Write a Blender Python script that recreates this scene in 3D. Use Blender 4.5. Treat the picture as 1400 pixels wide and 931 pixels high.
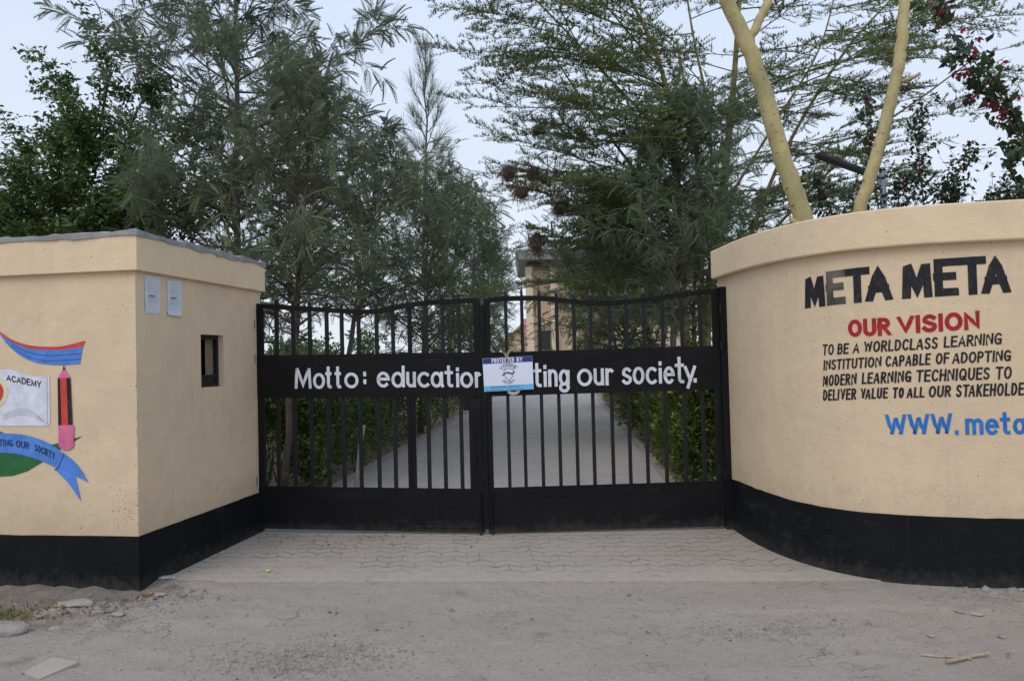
import bpy, math, random
import numpy as np
from mathutils import Vector, geometry

R = math.radians
rad = math.radians
for o in list(bpy.data.objects):
    bpy.data.objects.remove(o)
S = bpy.context.scene
COL = S.collection

# ------------------------------------------------------------------ camera
cam_d = bpy.data.cameras.new('camera')
cam = bpy.data.objects.new('camera', cam_d)
COL.objects.link(cam)
cam_d.sensor_width = 36.0
cam_d.lens = 36.0 * 1072.0 / 1400.0
cam_d.clip_start = 0.05
cam_d.clip_end = 3000
from mathutils import Matrix
_th, _ph = rad(1.35), 0.025
_f = Vector((0, math.cos(_th), math.sin(_th)))
_u = Vector((0, -math.sin(_th), math.cos(_th)))
_r = Vector((1, 0, 0))
_X = _r * math.cos(_ph) - _u * math.sin(_ph)
_Y = _r * math.sin(_ph) + _u * math.cos(_ph)
_Z = -_f
cam.matrix_world = Matrix(((_X.x, _Y.x, _Z.x, 0), (_X.y, _Y.y, _Z.y, 0), (_X.z, _Y.z, _Z.z, 1.6), (0, 0, 0, 1)))
S.camera = cam

# ------------------------------------------------------------------ sky, sun, exposure
W = bpy.data.worlds.new('World')
S.world = W
W.use_nodes = True
nt = W.node_tree
nt.nodes.clear()
SUN_EL, SUN_AZ = 52.0, 205.0
out = nt.nodes.new('ShaderNodeOutputWorld')
bg = nt.nodes.new('ShaderNodeBackground')
bg.inputs['Strength'].default_value = 0.1
sky = nt.nodes.new('ShaderNodeTexSky')
sky.sky_type = 'NISHITA'
sky.sun_disc = False
sky.sun_elevation = rad(SUN_EL)
sky.sun_rotation = rad(SUN_AZ)
sky.dust_density = 4.0
sky.air_density = 1.0
tc = nt.nodes.new('ShaderNodeTexCoord')
sep = nt.nodes.new('ShaderNodeSeparateXYZ')
nt.links.new(tc.outputs['Generated'], sep.inputs[0])
ramp = nt.nodes.new('ShaderNodeValToRGB')          # overcast veil: paler towards the horizon
ramp.color_ramp.elements[0].position = 0.0
ramp.color_ramp.elements[0].color = (0.845, 0.90, 0.985, 1)
ramp.color_ramp.elements[1].position = 0.75
ramp.color_ramp.elements[1].color = (0.565, 0.705, 0.97, 1)
nt.links.new(sep.outputs['Z'], ramp.inputs[0])
noi = nt.nodes.new('ShaderNodeTexNoise')
noi.inputs['Scale'].default_value = 1.6
noi.inputs['Detail'].default_value = 4
nt.links.new(tc.outputs['Generated'], noi.inputs['Vector'])
mr = nt.nodes.new('ShaderNodeMapRange')
mr.inputs[1].default_value = 0.3
mr.inputs[2].default_value = 0.7
mr.inputs[3].default_value = 9.6
mr.inputs[4].default_value = 10.6
nt.links.new(noi.outputs['Fac'], mr.inputs[0])
vm = nt.nodes.new('ShaderNodeVectorMath')
vm.operation = 'SCALE'
nt.links.new(ramp.outputs[0], vm.inputs[0])
nt.links.new(mr.outputs[0], vm.inputs['Scale'])
mx = nt.nodes.new('ShaderNodeMix')
mx.data_type = 'RGBA'
mx.inputs[0].default_value = 0.88
nt.links.new(sky.outputs[0], mx.inputs[6])
nt.links.new(vm.outputs[0], mx.inputs[7])
nt.links.new(mx.outputs[2], bg.inputs[0])
nt.links.new(bg.outputs[0], out.inputs[0])

sun_d = bpy.data.lights.new('sun', 'SUN')
sun_d.energy = 1.2
sun_d.angle = rad(40)
sun_d.color = (1.0, 0.90, 0.76)
sun = bpy.data.objects.new('sun', sun_d)
COL.objects.link(sun)
_az, _el = rad(SUN_AZ), rad(SUN_EL)
sd_ = Vector((math.sin(_az) * math.cos(_el), math.cos(_az) * math.cos(_el), math.sin(_el)))
sun.rotation_euler = sd_.to_track_quat('Z', 'Y').to_euler()
sun.location = sd_ * 60

S.view_settings.view_transform = 'Standard'
S.view_settings.look = 'None'
S.view_settings.exposure = 0.10
S.view_settings.gamma = 1.0
S.view_settings.use_curve_mapping = False
S.cycles.max_bounces = 8
S.cycles.diffuse_bounces = 4
S.cycles.transparent_max_bounces = 8
S.cycles.use_denoising = True

# ------------------------------------------------------------------ materials
def nodes(name):
    m = bpy.data.materials.new(name)
    m.use_nodes = True
    n = m.node_tree
    b = n.nodes['Principled BSDF']
    return m, n, b

def N(n, t, **kw):
    x = n.nodes.new(t)
    for k, v in kw.items():
        setattr(x, k, v)
    return x

def noise(n, scale, detail=4, rough=0.55, vec=None):
    x = N(n, 'ShaderNodeTexNoise')
    x.inputs['Scale'].default_value = scale
    x.inputs['Detail'].default_value = detail
    x.inputs['Roughness'].default_value = rough
    if vec is not None:
        n.links.new(vec, x.inputs['Vector'])
    return x.outputs['Fac']

def rng_(n, src, a, b, c=0.0, d=1.0):
    x = N(n, 'ShaderNodeMapRange')
    x.inputs[1].default_value = a
    x.inputs[2].default_value = b
    x.inputs[3].default_value = c
    x.inputs[4].default_value = d
    n.links.new(src, x.inputs[0])
    return x.outputs[0]

def mixc(n, fac, a, b):
    x = N(n, 'ShaderNodeMix', data_type='RGBA')
    for s, i in ((fac, 0), (a, 6), (b, 7)):
        if isinstance(s, (int, float)):
            x.inputs[i].default_value = s
        elif isinstance(s, tuple):
            x.inputs[i].default_value = (*s, 1)
        else:
            n.links.new(s, x.inputs[i])
    return x.outputs[2]

def math_(n, op, a, b=None, c=None):
    x = N(n, 'ShaderNodeMath', operation=op)
    for i, s in enumerate((a, b, c)):
        if s is None:
            continue
        if isinstance(s, (int, float)):
            x.inputs[i].default_value = s
        else:
            n.links.new(s, x.inputs[i])
    return x.outputs[0]

def bump(n, b, h, strength, dist=0.01):
    x = N(n, 'ShaderNodeBump')
    x.inputs['Strength'].default_value = strength
    x.inputs['Distance'].default_value = dist
    n.links.new(h, x.inputs['Height'])
    n.links.new(x.outputs[0], b.inputs['Normal'])

def objco(n, scale=None):
    t = N(n, 'ShaderNodeTexCoord')
    if scale is None:
        return t.outputs['Object']
    m = N(n, 'ShaderNodeMapping')
    m.inputs['Scale'].default_value = scale
    n.links.new(t.outputs['Object'], m.inputs[0])
    return m.outputs[0]

def paint(name, col, wear, wearamt):
    """hand-brushed paint, thin in places"""
    m, n, b = nodes(name)
    v = objco(n)
    a = noise(n, 60, 4, 0.7, objco(n, (1, 1, .35)))
    f = noise(n, 9, 5, 0.65, v)
    c = mixc(n, rng_(n, f, 0.3, 0.7), tuple(x * 0.8 for x in col), tuple(min(1, x * 1.2) for x in col))
    c = mixc(n, rng_(n, a, 0.52, 0.78, 0, wearamt), c, wear)
    n.links.new(c, b.inputs['Base Color'])
    b.inputs['Roughness'].default_value = 0.65
    b.inputs['Specular IOR Level'].default_value = 0.25
    bump(n, b, noise(n, 60, 4, 0.6, v), 0.3, 0.005)
    return m

def plain(name, col, rough=0.6, var=0.12, scale=6.0, bmp=0.15, metal=0.0, spec=0.4):
    m, n, b = nodes(name)
    v = objco(n)
    f = noise(n, scale, 5, 0.6, v)
    c = mixc(n, rng_(n, f, 0.3, 0.7), tuple(x * (1 - var) for x in col), tuple(min(1, x * (1 + var)) for x in col))
    n.links.new(c, b.inputs['Base Color'])
    b.inputs['Roughness'].default_value = rough
    b.inputs['Metallic'].default_value = metal
    b.inputs['Specular IOR Level'].default_value = spec
    if bmp:
        bump(n, b, noise(n, scale * 12, 3, 0.6, v), bmp, 0.004)
    return m

def plaster(name, col, dirt):
    m, n, b = nodes(name)
    v = objco(n)
    big = noise(n, 1.1, 5, 0.6, v)
    mid = noise(n, 5.5, 6, 0.65, v)
    c = mixc(n, rng_(n, big, 0.3, 0.7), tuple(x * 0.93 for x in col), tuple(x * 1.06 for x in col))
    c = mixc(n, rng_(n, mid, 0.45, 0.75, 0, 0.22), c, dirt)
    streak = noise(n, 4.0, 5, 0.7, objco(n, (3.0, 3.0, 0.22)))        # rain streaks
    c = mixc(n, rng_(n, streak, 0.54, 0.85, 0, 0.22), c, tuple(x * 0.75 for x in dirt))
    spots = noise(n, 38, 2, 0.5, v)
    c = mixc(n, rng_(n, spots, 0.735, 0.765, 0, 0.75), c, (0.13, 0.085, 0.06))
    patch = rng_(n, noise(n, 2.3, 3, 0.45, v), 0.600, 0.618)            # repainted patches
    c = mixc(n, math_(n, 'MULTIPLY', patch, 0.30), c, (col[0] * 0.90, col[1] * 0.88, col[2] * 0.84))
    vc = N(n, 'ShaderNodeTexVoronoi', feature='DISTANCE_TO_EDGE')
    vc.inputs['Scale'].default_value = 1.5
    wv = N(n, 'ShaderNodeVectorMath', operation='ADD')
    nz = N(n, 'ShaderNodeTexNoise')
    nz.inputs['Scale'].default_value = 4.5
    nz.inputs['Detail'].default_value = 5
    n.links.new(v, nz.inputs['Vector'])
    n.links.new(v, wv.inputs[0])
    n.links.new(nz.outputs['Color'], wv.inputs[1])
    n.links.new(wv.outputs[0], vc.inputs['Vector'])
    crk = math_(n, 'MULTIPLY', rng_(n, vc.outputs['Distance'], 0.0, 0.0055, 1, 0), rng_(n, noise(n, 0.9, 3, 0.5, v), 0.52, 0.60))
    c = mixc(n, math_(n, 'MULTIPLY', crk, 0.45), c, (0.25, 0.19, 0.13))
    smear = noise(n, 6.5, 6, 0.75, objco(n, (1.0, 1.0, 0.7)))
    c = mixc(n, rng_(n, smear, 0.60, 0.80, 0, 0.20), c, (0.44, 0.34, 0.26))
    # dried mud splashed up from the road, with a ragged edge
    sp = N(n, 'ShaderNodeSeparateXYZ')
    n.links.new(v, sp.inputs[0])
    mud = math_(n, 'ADD', rng_(n, noise(n, 9, 5, 0.7, v), 0.2, 0.8, -0.3, 0.3), rng_(n, sp.outputs['Z'], 0.4, 0.95, 0.45, -0.5))
    c = mixc(n, rng_(n, mud, 0.0, 0.4, 0, 0.28), c, (0.36, 0.27, 0.19))
    n.links.new(c, b.inputs['Base Color'])
    b.inputs['Roughness'].default_value = 0.8
    b.inputs['Specular IOR Level'].default_value = 0.25
    h = math_(n, 'ADD', noise(n, 60, 4, 0.6, v), math_(n, 'MULTIPLY', noise(n, 5, 4, 0.55, v), 3.2))
    bump(n, b, h, 0.42, 0.008)
    return m

def black_paint(name, col, rough, dust, dustamt, spec=0.4):
    m, n, b = nodes(name)
    v = objco(n)
    f = noise(n, 3.0, 6, 0.65, v)
    sm = noise(n, 2.2, 6, 0.7, objco(n, (1.0, 1.0, 2.2)))
    fine = noise(n, 45, 4, 0.7, v)
    c = mixc(n, rng_(n, f, 0.35, 0.7), col, tuple(x * 1.7 for x in col))
    c = mixc(n, rng_(n, sm, 0.56, 0.80, 0, dustamt), c, dust)
    c = mixc(n, rng_(n, fine, 0.66, 0.75, 0, dustamt * 0.8), c, dust)
    st = noise(n, 5.0, 4, 0.7, objco(n, (4.0, 4.0, 0.3)))
    c = mixc(n, rng_(n, st, 0.62, 0.8, 0, dustamt * 0.7), c, dust)
    rust = noise(n, 16, 5, 0.7, v)
    c = mixc(n, rng_(n, rust, 0.66, 0.74, 0, 0.45), c, (0.075, 0.040, 0.022))
    spz = N(n, 'ShaderNodeSeparateXYZ')
    n.links.new(v, spz.inputs[0])
    splash = math_(n, 'ADD', rng_(n, noise(n, 14, 6, 0.75, v), 0.2, 0.8, -0.45, 0.45), rng_(n, spz.outputs['Z'], 0.0, 0.22, 0.42, -0.42))
    c = mixc(n, rng_(n, splash, 0.0, 0.7, 0, 0.24), c, (0.20, 0.175, 0.15))
    scr = noise(n, 7, 5, 0.8, objco(n, (1.0, 1.0, 1.0)))
    c = mixc(n, rng_(n, scr, 0.66, 0.76, 0, dustamt * 1.1), c, dust)
    n.links.new(c, b.inputs['Base Color'])
    n.links.new(rng_(n, sm, 0.35, 0.7, rough, min(1, rough + 0.3)), b.inputs['Roughness'])
    b.inputs['Specular IOR Level'].default_value = spec
    bump(n, b, noise(n, 26, 4, 0.6, v), 0.18, 0.004)
    return m

M = {}
M['plaster'] = plaster('cream_plaster', (0.685, 0.537, 0.362), (0.47, 0.375, 0.27))
M['cornice'] = plaster('cream_cornice', (0.745, 0.588, 0.395), (0.49, 0.39, 0.28))
M['plinth'] = black_paint('black_bitumen_plinth', (0.0055, 0.006, 0.008), 0.6, (0.15, 0.15, 0.15), 0.20, 0.15)
M['gate'] = black_paint('black_gate_paint', (0.0045, 0.0045, 0.0055), 0.45, (0.13, 0.125, 0.12), 0.16, 0.18)
M['bar'] = black_paint('black_bar_paint', (0.0045, 0.0045, 0.006), 0.40, (0.13, 0.13, 0.14), 0.12, 0.32)
M['wornsteel'] = plain('worn_steel', (0.05, 0.055, 0.065), 0.5, 0.3, 40, 0.1)
M['scuffed'] = black_paint('scuffed_black_edge', (0.012, 0.012, 0.014), 0.5, (0.20, 0.19, 0.18), 0.6, 0.2)
M['chip'] = plain('chipped_plaster', (0.26, 0.17, 0.11), 0.9, 0.4, 40, 0.1)
M['mortar'] = plain('grey_mortar', (0.27, 0.27, 0.28), 0.9, 0.25, 7, 0.6)
M['white_letter'] = paint('white_letter_paint', (0.61, 0.64, 0.71), (0.30, 0.31, 0.34), 0.45)
M['black_letter'] = paint('black_letter_paint', (0.015, 0.016, 0.021), (0.22, 0.17, 0.12), 0.28)
M['faded_letter'] = plain('faded_black_paint', (0.085, 0.075, 0.062), 0.7, 0.75, 5, 0.1)
M['red_letter'] = paint('red_letter_paint', (0.36, 0.014, 0.022), (0.50, 0.40, 0.28), 0.18)
M['blue_letter'] = paint('blue_letter_paint', (0.020, 0.17, 0.52), (0.50, 0.40, 0.28), 0.18)
M['mural_red'] = paint('mural_red', (0.58, 0.055, 0.042), (0.50, 0.40, 0.28), 0.25)
M['mural_blue'] = paint('mural_blue', (0.075, 0.22, 0.64), (0.50, 0.40, 0.28), 0.25)
M['mural_blue_line'] = plain('mural_blue_line', (0.02, 0.07, 0.25), 0.65, 0.10, 9, 0.0)
M['mural_white'] = paint('mural_white', (0.64, 0.66, 0.75), (0.50, 0.40, 0.28), 0.28)
M['mural_cream'] = plain('mural_cream', (0.66, 0.60, 0.42), 0.65, 0.08, 5, 0.1)
M['mural_pink'] = paint('mural_pink', (0.64, 0.15, 0.30), (0.50, 0.40, 0.28), 0.25)
M['mural_green'] = paint('mural_green', (0.025, 0.13, 0.045), (0.20, 0.22, 0.12), 0.25)
M['mural_grey'] = plain('mural_grey', (0.32, 0.34, 0.42), 0.65, 0.08, 5, 0.0)
M['paper'] = plain('faded_paper', (0.55, 0.60, 0.64), 0.8, 0.10, 14, 0.1)
M['paper_ink'] = plain('faded_ink', (0.40, 0.44, 0.49), 0.8, 0.1, 14, 0.0)
M['paper_bold'] = plain('dark_ink', (0.10, 0.10, 0.12), 0.8, 0.1, 14, 0.0)
M['sign_white'] = plain('sign_white', (0.70, 0.74, 0.86), 0.35, 0.03, 5, 0.0)
M['sign_navy'] = plain('sign_navy', (0.018, 0.035, 0.20), 0.35, 0.05, 5, 0.0)
M['sign_cyan'] = plain('sign_cyan', (0.14, 0.47, 0.78), 0.35, 0.05, 5, 0.0)
M['sign_ink'] = plain('sign_ink', (0.05, 0.08, 0.16), 0.35, 0.05, 5, 0.0)
M['straw'] = plain('dry_straw', (0.40, 0.33, 0.17), 0.9, 0.3, 30, 0.0)
M['curtain'] = plain('pale_curtain', (0.40, 0.40, 0.33), 0.9, 0.2, 20, 0.2)
M['dark_steel'] = plain('dark_window_steel', (0.014, 0.013, 0.013), 0.6, 0.3, 20, 0.2)
M['interior_shade'] = plain('booth_interior_shade', (0.022, 0.02, 0.018), 0.9, 0.2, 3, 0.1)  # the unlit room's shade, put into the colour
M['stone'] = plain('dusty_stone', (0.26, 0.235, 0.21), 0.9, 0.28, 14, 0.6)
M['flat_stone'] = plain('pale_flat_stone', (0.30, 0.27, 0.235), 0.85, 0.15, 10, 0.4)
M['tile'] = plain('dusty_tile', (0.38, 0.335, 0.285), 0.7, 0.08, 6, 0.2)
M['stick'] = plain('dry_stick', (0.36, 0.295, 0.205), 0.85, 0.3, 30, 0.3)
M['bottle'] = plain('clear_plastic', (0.30, 0.32, 0.34), 0.25, 0.15, 12, 0.1)
M['lime'] = plain('lime_plastic', (0.45, 0.62, 0.05), 0.5, 0.08, 5, 0.0)
M['bark_grey'] = plain('grey_brown_bark', (0.13, 0.115, 0.10), 0.9, 0.4, 18, 0.7)
M['bark_brown'] = plain('brown_bark', (0.10, 0.075, 0.055), 0.9, 0.4, 18, 0.7)
M['bark_acacia'] = plain('ochre_bark', (0.25, 0.195, 0.075), 0.85, 0.5, 9, 0.5)
M['bark_twig'] = plain('olive_twig', (0.15, 0.145, 0.065), 0.85, 0.3, 9, 0.2)
M['nest'] = plain('nest_grass', (0.125, 0.092, 0.060), 0.95, 0.4, 25, 0.5)
M['bldg'] = plain('beige_wall', (0.64, 0.50, 0.34), 0.85, 0.06, 1.5, 0.1)
M['bldg_trim'] = plain('beige_column', (0.70, 0.57, 0.41), 0.85, 0.06, 1.5, 0.1)
M['roof_grey'] = plain('grey_roof_sheet', (0.20, 0.20, 0.21), 0.6, 0.12, 2, 0.1)
M['roof_pink'] = plain('pink_roof', (0.42, 0.16, 0.16), 0.7, 0.12, 2, 0.1)
M['glass'] = plain('dark_pane', (0.05, 0.055, 0.06), 0.15, 0.2, 2, 0.0)
M['pole'] = plain('galvanised_pole', (0.20, 0.22, 0.25), 0.45, 0.15, 10, 0.1, 0.4)
M['solar'] = plain('dark_solar_panel', (0.010, 0.012, 0.018), 0.3, 0.2, 8, 0.0)
M['rail_white'] = plain('pale_rail', (0.66, 0.66, 0.62), 0.7, 0.1, 4, 0.1)
M['hose'] = plain('grey_plastic_strip', (0.24, 0.25, 0.31), 0.45, 0.25, 10, 0.1)
M['stake'] = plain('grey_stake', (0.26, 0.27, 0.25), 0.8, 0.2, 14, 0.2)

def fever_bark():
    m, n, b = nodes('fever_tree_bark')
    v = objco(n, (1, 1, 0.45))
    f = noise(n, 6, 6, 0.65, v)
    c = mixc(n, rng_(n, f, 0.3, 0.7), (0.34, 0.275, 0.115), (0.52, 0.44, 0.22))
    g = noise(n, 2.2, 4, 0.6, v)
    c = mixc(n, rng_(n, g, 0.50, 0.68, 0, 0.65), c, (0.25, 0.25, 0.125))
    s = noise(n, 15, 3, 0.6, objco(n, (1, 1, 2.0)))
    c = mixc(n, rng_(n, s, 0.61, 0.69, 0, 0.8), c, (0.14, 0.09, 0.045))
    n.links.new(c, b.inputs['Base Color'])
    b.inputs['Roughness'].default_value = 0.75
    bump(n, b, noise(n, 24, 6, 0.7, v), 0.8, 0.008)
    return m
M['bark_fever'] = fever_bark()

def leaf_mat(name, a, c, back=None, rough=0.55, tr=0.32, odd=None, spec=0.35):
    m, n, b = nodes(name)
    g = N(n, 'ShaderNodeNewGeometry')
    r = g.outputs['Random Per Island']
    colr = mixc(n, r, a, c)
    if odd is not None:
        colr = mixc(n, rng_(n, r, 0.86, 0.93), colr, odd)
    if back is not None:
        colr = mixc(n, g.outputs['Backfacing'], colr, back)
    n.links.new(colr, b.inputs['Base Color'])
    b.inputs['Roughness'].default_value = rough
    b.inputs['Specular IOR Level'].default_value = spec
    t = N(n, 'ShaderNodeBsdfTranslucent')
    n.links.new(colr, t.inputs['Color'])
    ms = N(n, 'ShaderNodeMixShader')
    ms.inputs[0].default_value = tr
    n.links.new(b.outputs[0], ms.inputs[1])
    n.links.new(t.outputs[0], ms.inputs[2])
    n.links.new(ms.outputs[0], n.nodes['Material Output'].inputs['Surface'])
    return m

M['lf_grev'] = leaf_mat('silky_oak_leaf', (0.098, 0.14, 0.06), (0.17, 0.212, 0.1), (0.195, 0.23, 0.155), odd=(0.13, 0.14, 0.05))
M['lf_grev_dark'] = leaf_mat('dark_silky_oak_leaf', (0.092, 0.142, 0.058), (0.165, 0.215, 0.095), (0.17, 0.21, 0.135), odd=(0.15, 0.19, 0.08))
M['lf_row'] = leaf_mat('row_tree_leaf', (0.078, 0.12, 0.044), (0.135, 0.18, 0.072), (0.14, 0.175, 0.105), odd=(0.13, 0.13, 0.05))
M['lf_ficus'] = leaf_mat('glossy_green_leaf', (0.062, 0.108, 0.028), (0.13, 0.195, 0.052), None, 0.38, 0.2, (0.11, 0.17, 0.05), 0.5)
M['lf_casu'] = leaf_mat('needle_spray', (0.12, 0.15, 0.095), (0.17, 0.2, 0.13))
M['lf_aca'] = leaf_mat('thorn_tree_leaf', (0.15, 0.20, 0.072), (0.235, 0.29, 0.12))
M['lf_boug'] = leaf_mat('climber_leaf', (0.03, 0.05, 0.026), (0.062, 0.098, 0.044), None, 0.45, 0.25)
M['lf_flower'] = leaf_mat('magenta_bract', (0.2, 0.01, 0.028), (0.36, 0.022, 0.06), None, 0.6, 0.35)
M['lf_hedge'] = leaf_mat('hedge_leaf', (0.05, 0.095, 0.024), (0.10, 0.165, 0.04), None, 0.5, 0.2, (0.20, 0.20, 0.03))
M['lf_hedge_y'] = leaf_mat('yellow_green_hedge_leaf', (0.052, 0.095, 0.022), (0.11, 0.17, 0.036), None, 0.5, 0.2, (0.34, 0.32, 0.035))
M['lf_bush'] = leaf_mat('bright_bush_leaf', (0.085, 0.165, 0.045), (0.15, 0.25, 0.07), None, 0.5, 0.3)
M['lf_banana'] = leaf_mat('banana_leaf', (0.09, 0.20, 0.03), (0.15, 0.28, 0.05), None, 0.4, 0.35)
M['lf_litter'] = leaf_mat('dry_leaf', (0.16, 0.085, 0.035), (0.32, 0.22, 0.12), None, 0.85, 0.05, (0.30, 0.30, 0.06))
M['lf_weed'] = leaf_mat('weed_blade', (0.10, 0.13, 0.03), (0.22, 0.21, 0.06), None, 0.7, 0.2)

def ground_mat():
    m, n, b = nodes('dusty_ground')
    v = objco(n)
    sp = N(n, 'ShaderNodeSeparateXYZ')
    n.links.new(v, sp.inputs[0])
    big = noise(n, 0.9, 6, 0.6, v)
    mid = noise(n, 4.5, 7, 0.68, v)
    fine = noise(n, 55, 5, 0.75, v)
    track = noise(n, 1.6, 6, 0.65, objco(n, (0.5, 2.2, 1)))
    c = mixc(n, rng_(n, big, 0.3, 0.7), (0.435, 0.380, 0.322), (0.505, 0.445, 0.382))
    c = mixc(n, rng_(n, mid, 0.5, 0.72, 0, 0.45), c, (0.32, 0.28, 0.238))
    c = mixc(n, rng_(n, track, 0.52, 0.70, 0, 0.70), c, (0.49, 0.435, 0.375))
    c = mixc(n, rng_(n, fine, 0.50, 0.80, 0, 0.6), c, (0.16, 0.148, 0.14))
    c = mixc(n, rng_(n, noise(n, 90, 3, 0.6, v), 0.64, 0.72, 0, 0.8), c, (0.46, 0.44, 0.42))
    # coarse gravel showing through in patches
    vo = N(n, 'ShaderNodeTexVoronoi')
    vo.inputs['Scale'].default_value = 34
    n.links.new(v, vo.inputs['Vector'])
    patch = rng_(n, noise(n, 1.7, 5, 0.7, v), 0.60, 0.72)
    stones = math_(n, 'MULTIPLY', patch, rng_(n, vo.outputs['Distance'], 0.25, 0.6, 1, 0))
    c = mixc(n, math_(n, 'MULTIPLY', patch, 0.5), c, (0.16, 0.155, 0.15))
    bwv = N(n, 'ShaderNodeRGBToBW')
    n.links.new(vo.outputs['Color'], bwv.inputs[0])
    gcol = mixc(n, bwv.outputs[0], (0.15, 0.14, 0.13), (0.42, 0.38, 0.34))
    c = mixc(n, math_(n, 'MULTIPLY', stones, 0.55), c, gcol)
    c = mixc(n, rng_(n, noise(n, 15, 8, 0.78, v), 0.56, 0.74, 0, 0.34), c, (0.27, 0.235, 0.20))
    c = mixc(n, rng_(n, noise(n, 22, 6, 0.75, objco(n, (0.7, 1.6, 1))), 0.58, 0.70, 0, 0.45), c, (0.47, 0.43, 0.385))
    hs = N(n, 'ShaderNodeHueSaturation')
    hs.inputs['Saturation'].default_value = 1.0
    n.links.new(c, hs.inputs['Color'])
    c = hs.outputs[0]
    # bare earth with leaf mould inside the grounds
    inside = rng_(n, sp.outputs['Y'], 7.3, 7.8)
    earth = mixc(n, rng_(n, mid, 0.35, 0.7), (0.20, 0.15, 0.105), (0.33, 0.27, 0.20))
    c = mixc(n, inside, c, earth)
    # crumbly brown soil in front of the booth
    soil = math_(n, 'ADD', rng_(n, sp.outputs['X'], -2.75, -2.2, 0.6, -0.6), rng_(n, sp.outputs['Y'], 4.75, 5.5, -0.55, 0.35))
    soil = math_(n, 'ADD', soil, rng_(n, mid, 0.2, 0.8, -0.6, 0.6))
    c = mixc(n, rng_(n, soil, 0.1, 0.6, 0, 0.7), c, mixc(n, rng_(n, fine, 0.4, 0.65), (0.13, 0.11, 0.095), (0.27, 0.235, 0.20)))
    n.links.new(c, b.inputs['Base Color'])
    b.inputs['Roughness'].default_value = 0.95
    b.inputs['Specular IOR Level'].default_value = 0.15
    # shrinkage cracks
    vc = N(n, 'ShaderNodeTexVoronoi', feature='DISTANCE_TO_EDGE')
    vc.inputs['Scale'].default_value = 0.9
    wv = N(n, 'ShaderNodeVectorMath', operation='ADD')
    nz = N(n, 'ShaderNodeTexNoise')
    nz.inputs['Scale'].default_value = 3.5
    nz.inputs['Detail'].default_value = 5
    n.links.new(v, nz.inputs['Vector'])
    n.links.new(v, wv.inputs[0])
    n.links.new(nz.outputs['Color'], wv.inputs[1])
    n.links.new(wv.outputs[0], vc.inputs['Vector'])
    crack = math_(n, 'MULTIPLY', rng_(n, vc.outputs['Distance'], 0.0, 0.012, 1, 0), rng_(n, noise(n, 1.3, 3, 0.5, v), 0.52, 0.6))
    crumb = noise(n, 15, 8, 0.78, v)
    h = math_(n, 'ADD', math_(n, 'MULTIPLY', mid, 1.8), math_(n, 'MULTIPLY', fine, 0.8))
    h = math_(n, 'ADD', h, math_(n, 'MULTIPLY', crumb, 1.5))
    h = math_(n, 'ADD', h, math_(n, 'MULTIPLY', stones, 0.7))
    h = math_(n, 'SUBTRACT', h, math_(n, 'MULTIPLY', crack, 1.2))
    bump(n, b, h, 0.85, 0.024)
    return m
M['ground'] = ground_mat()

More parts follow.
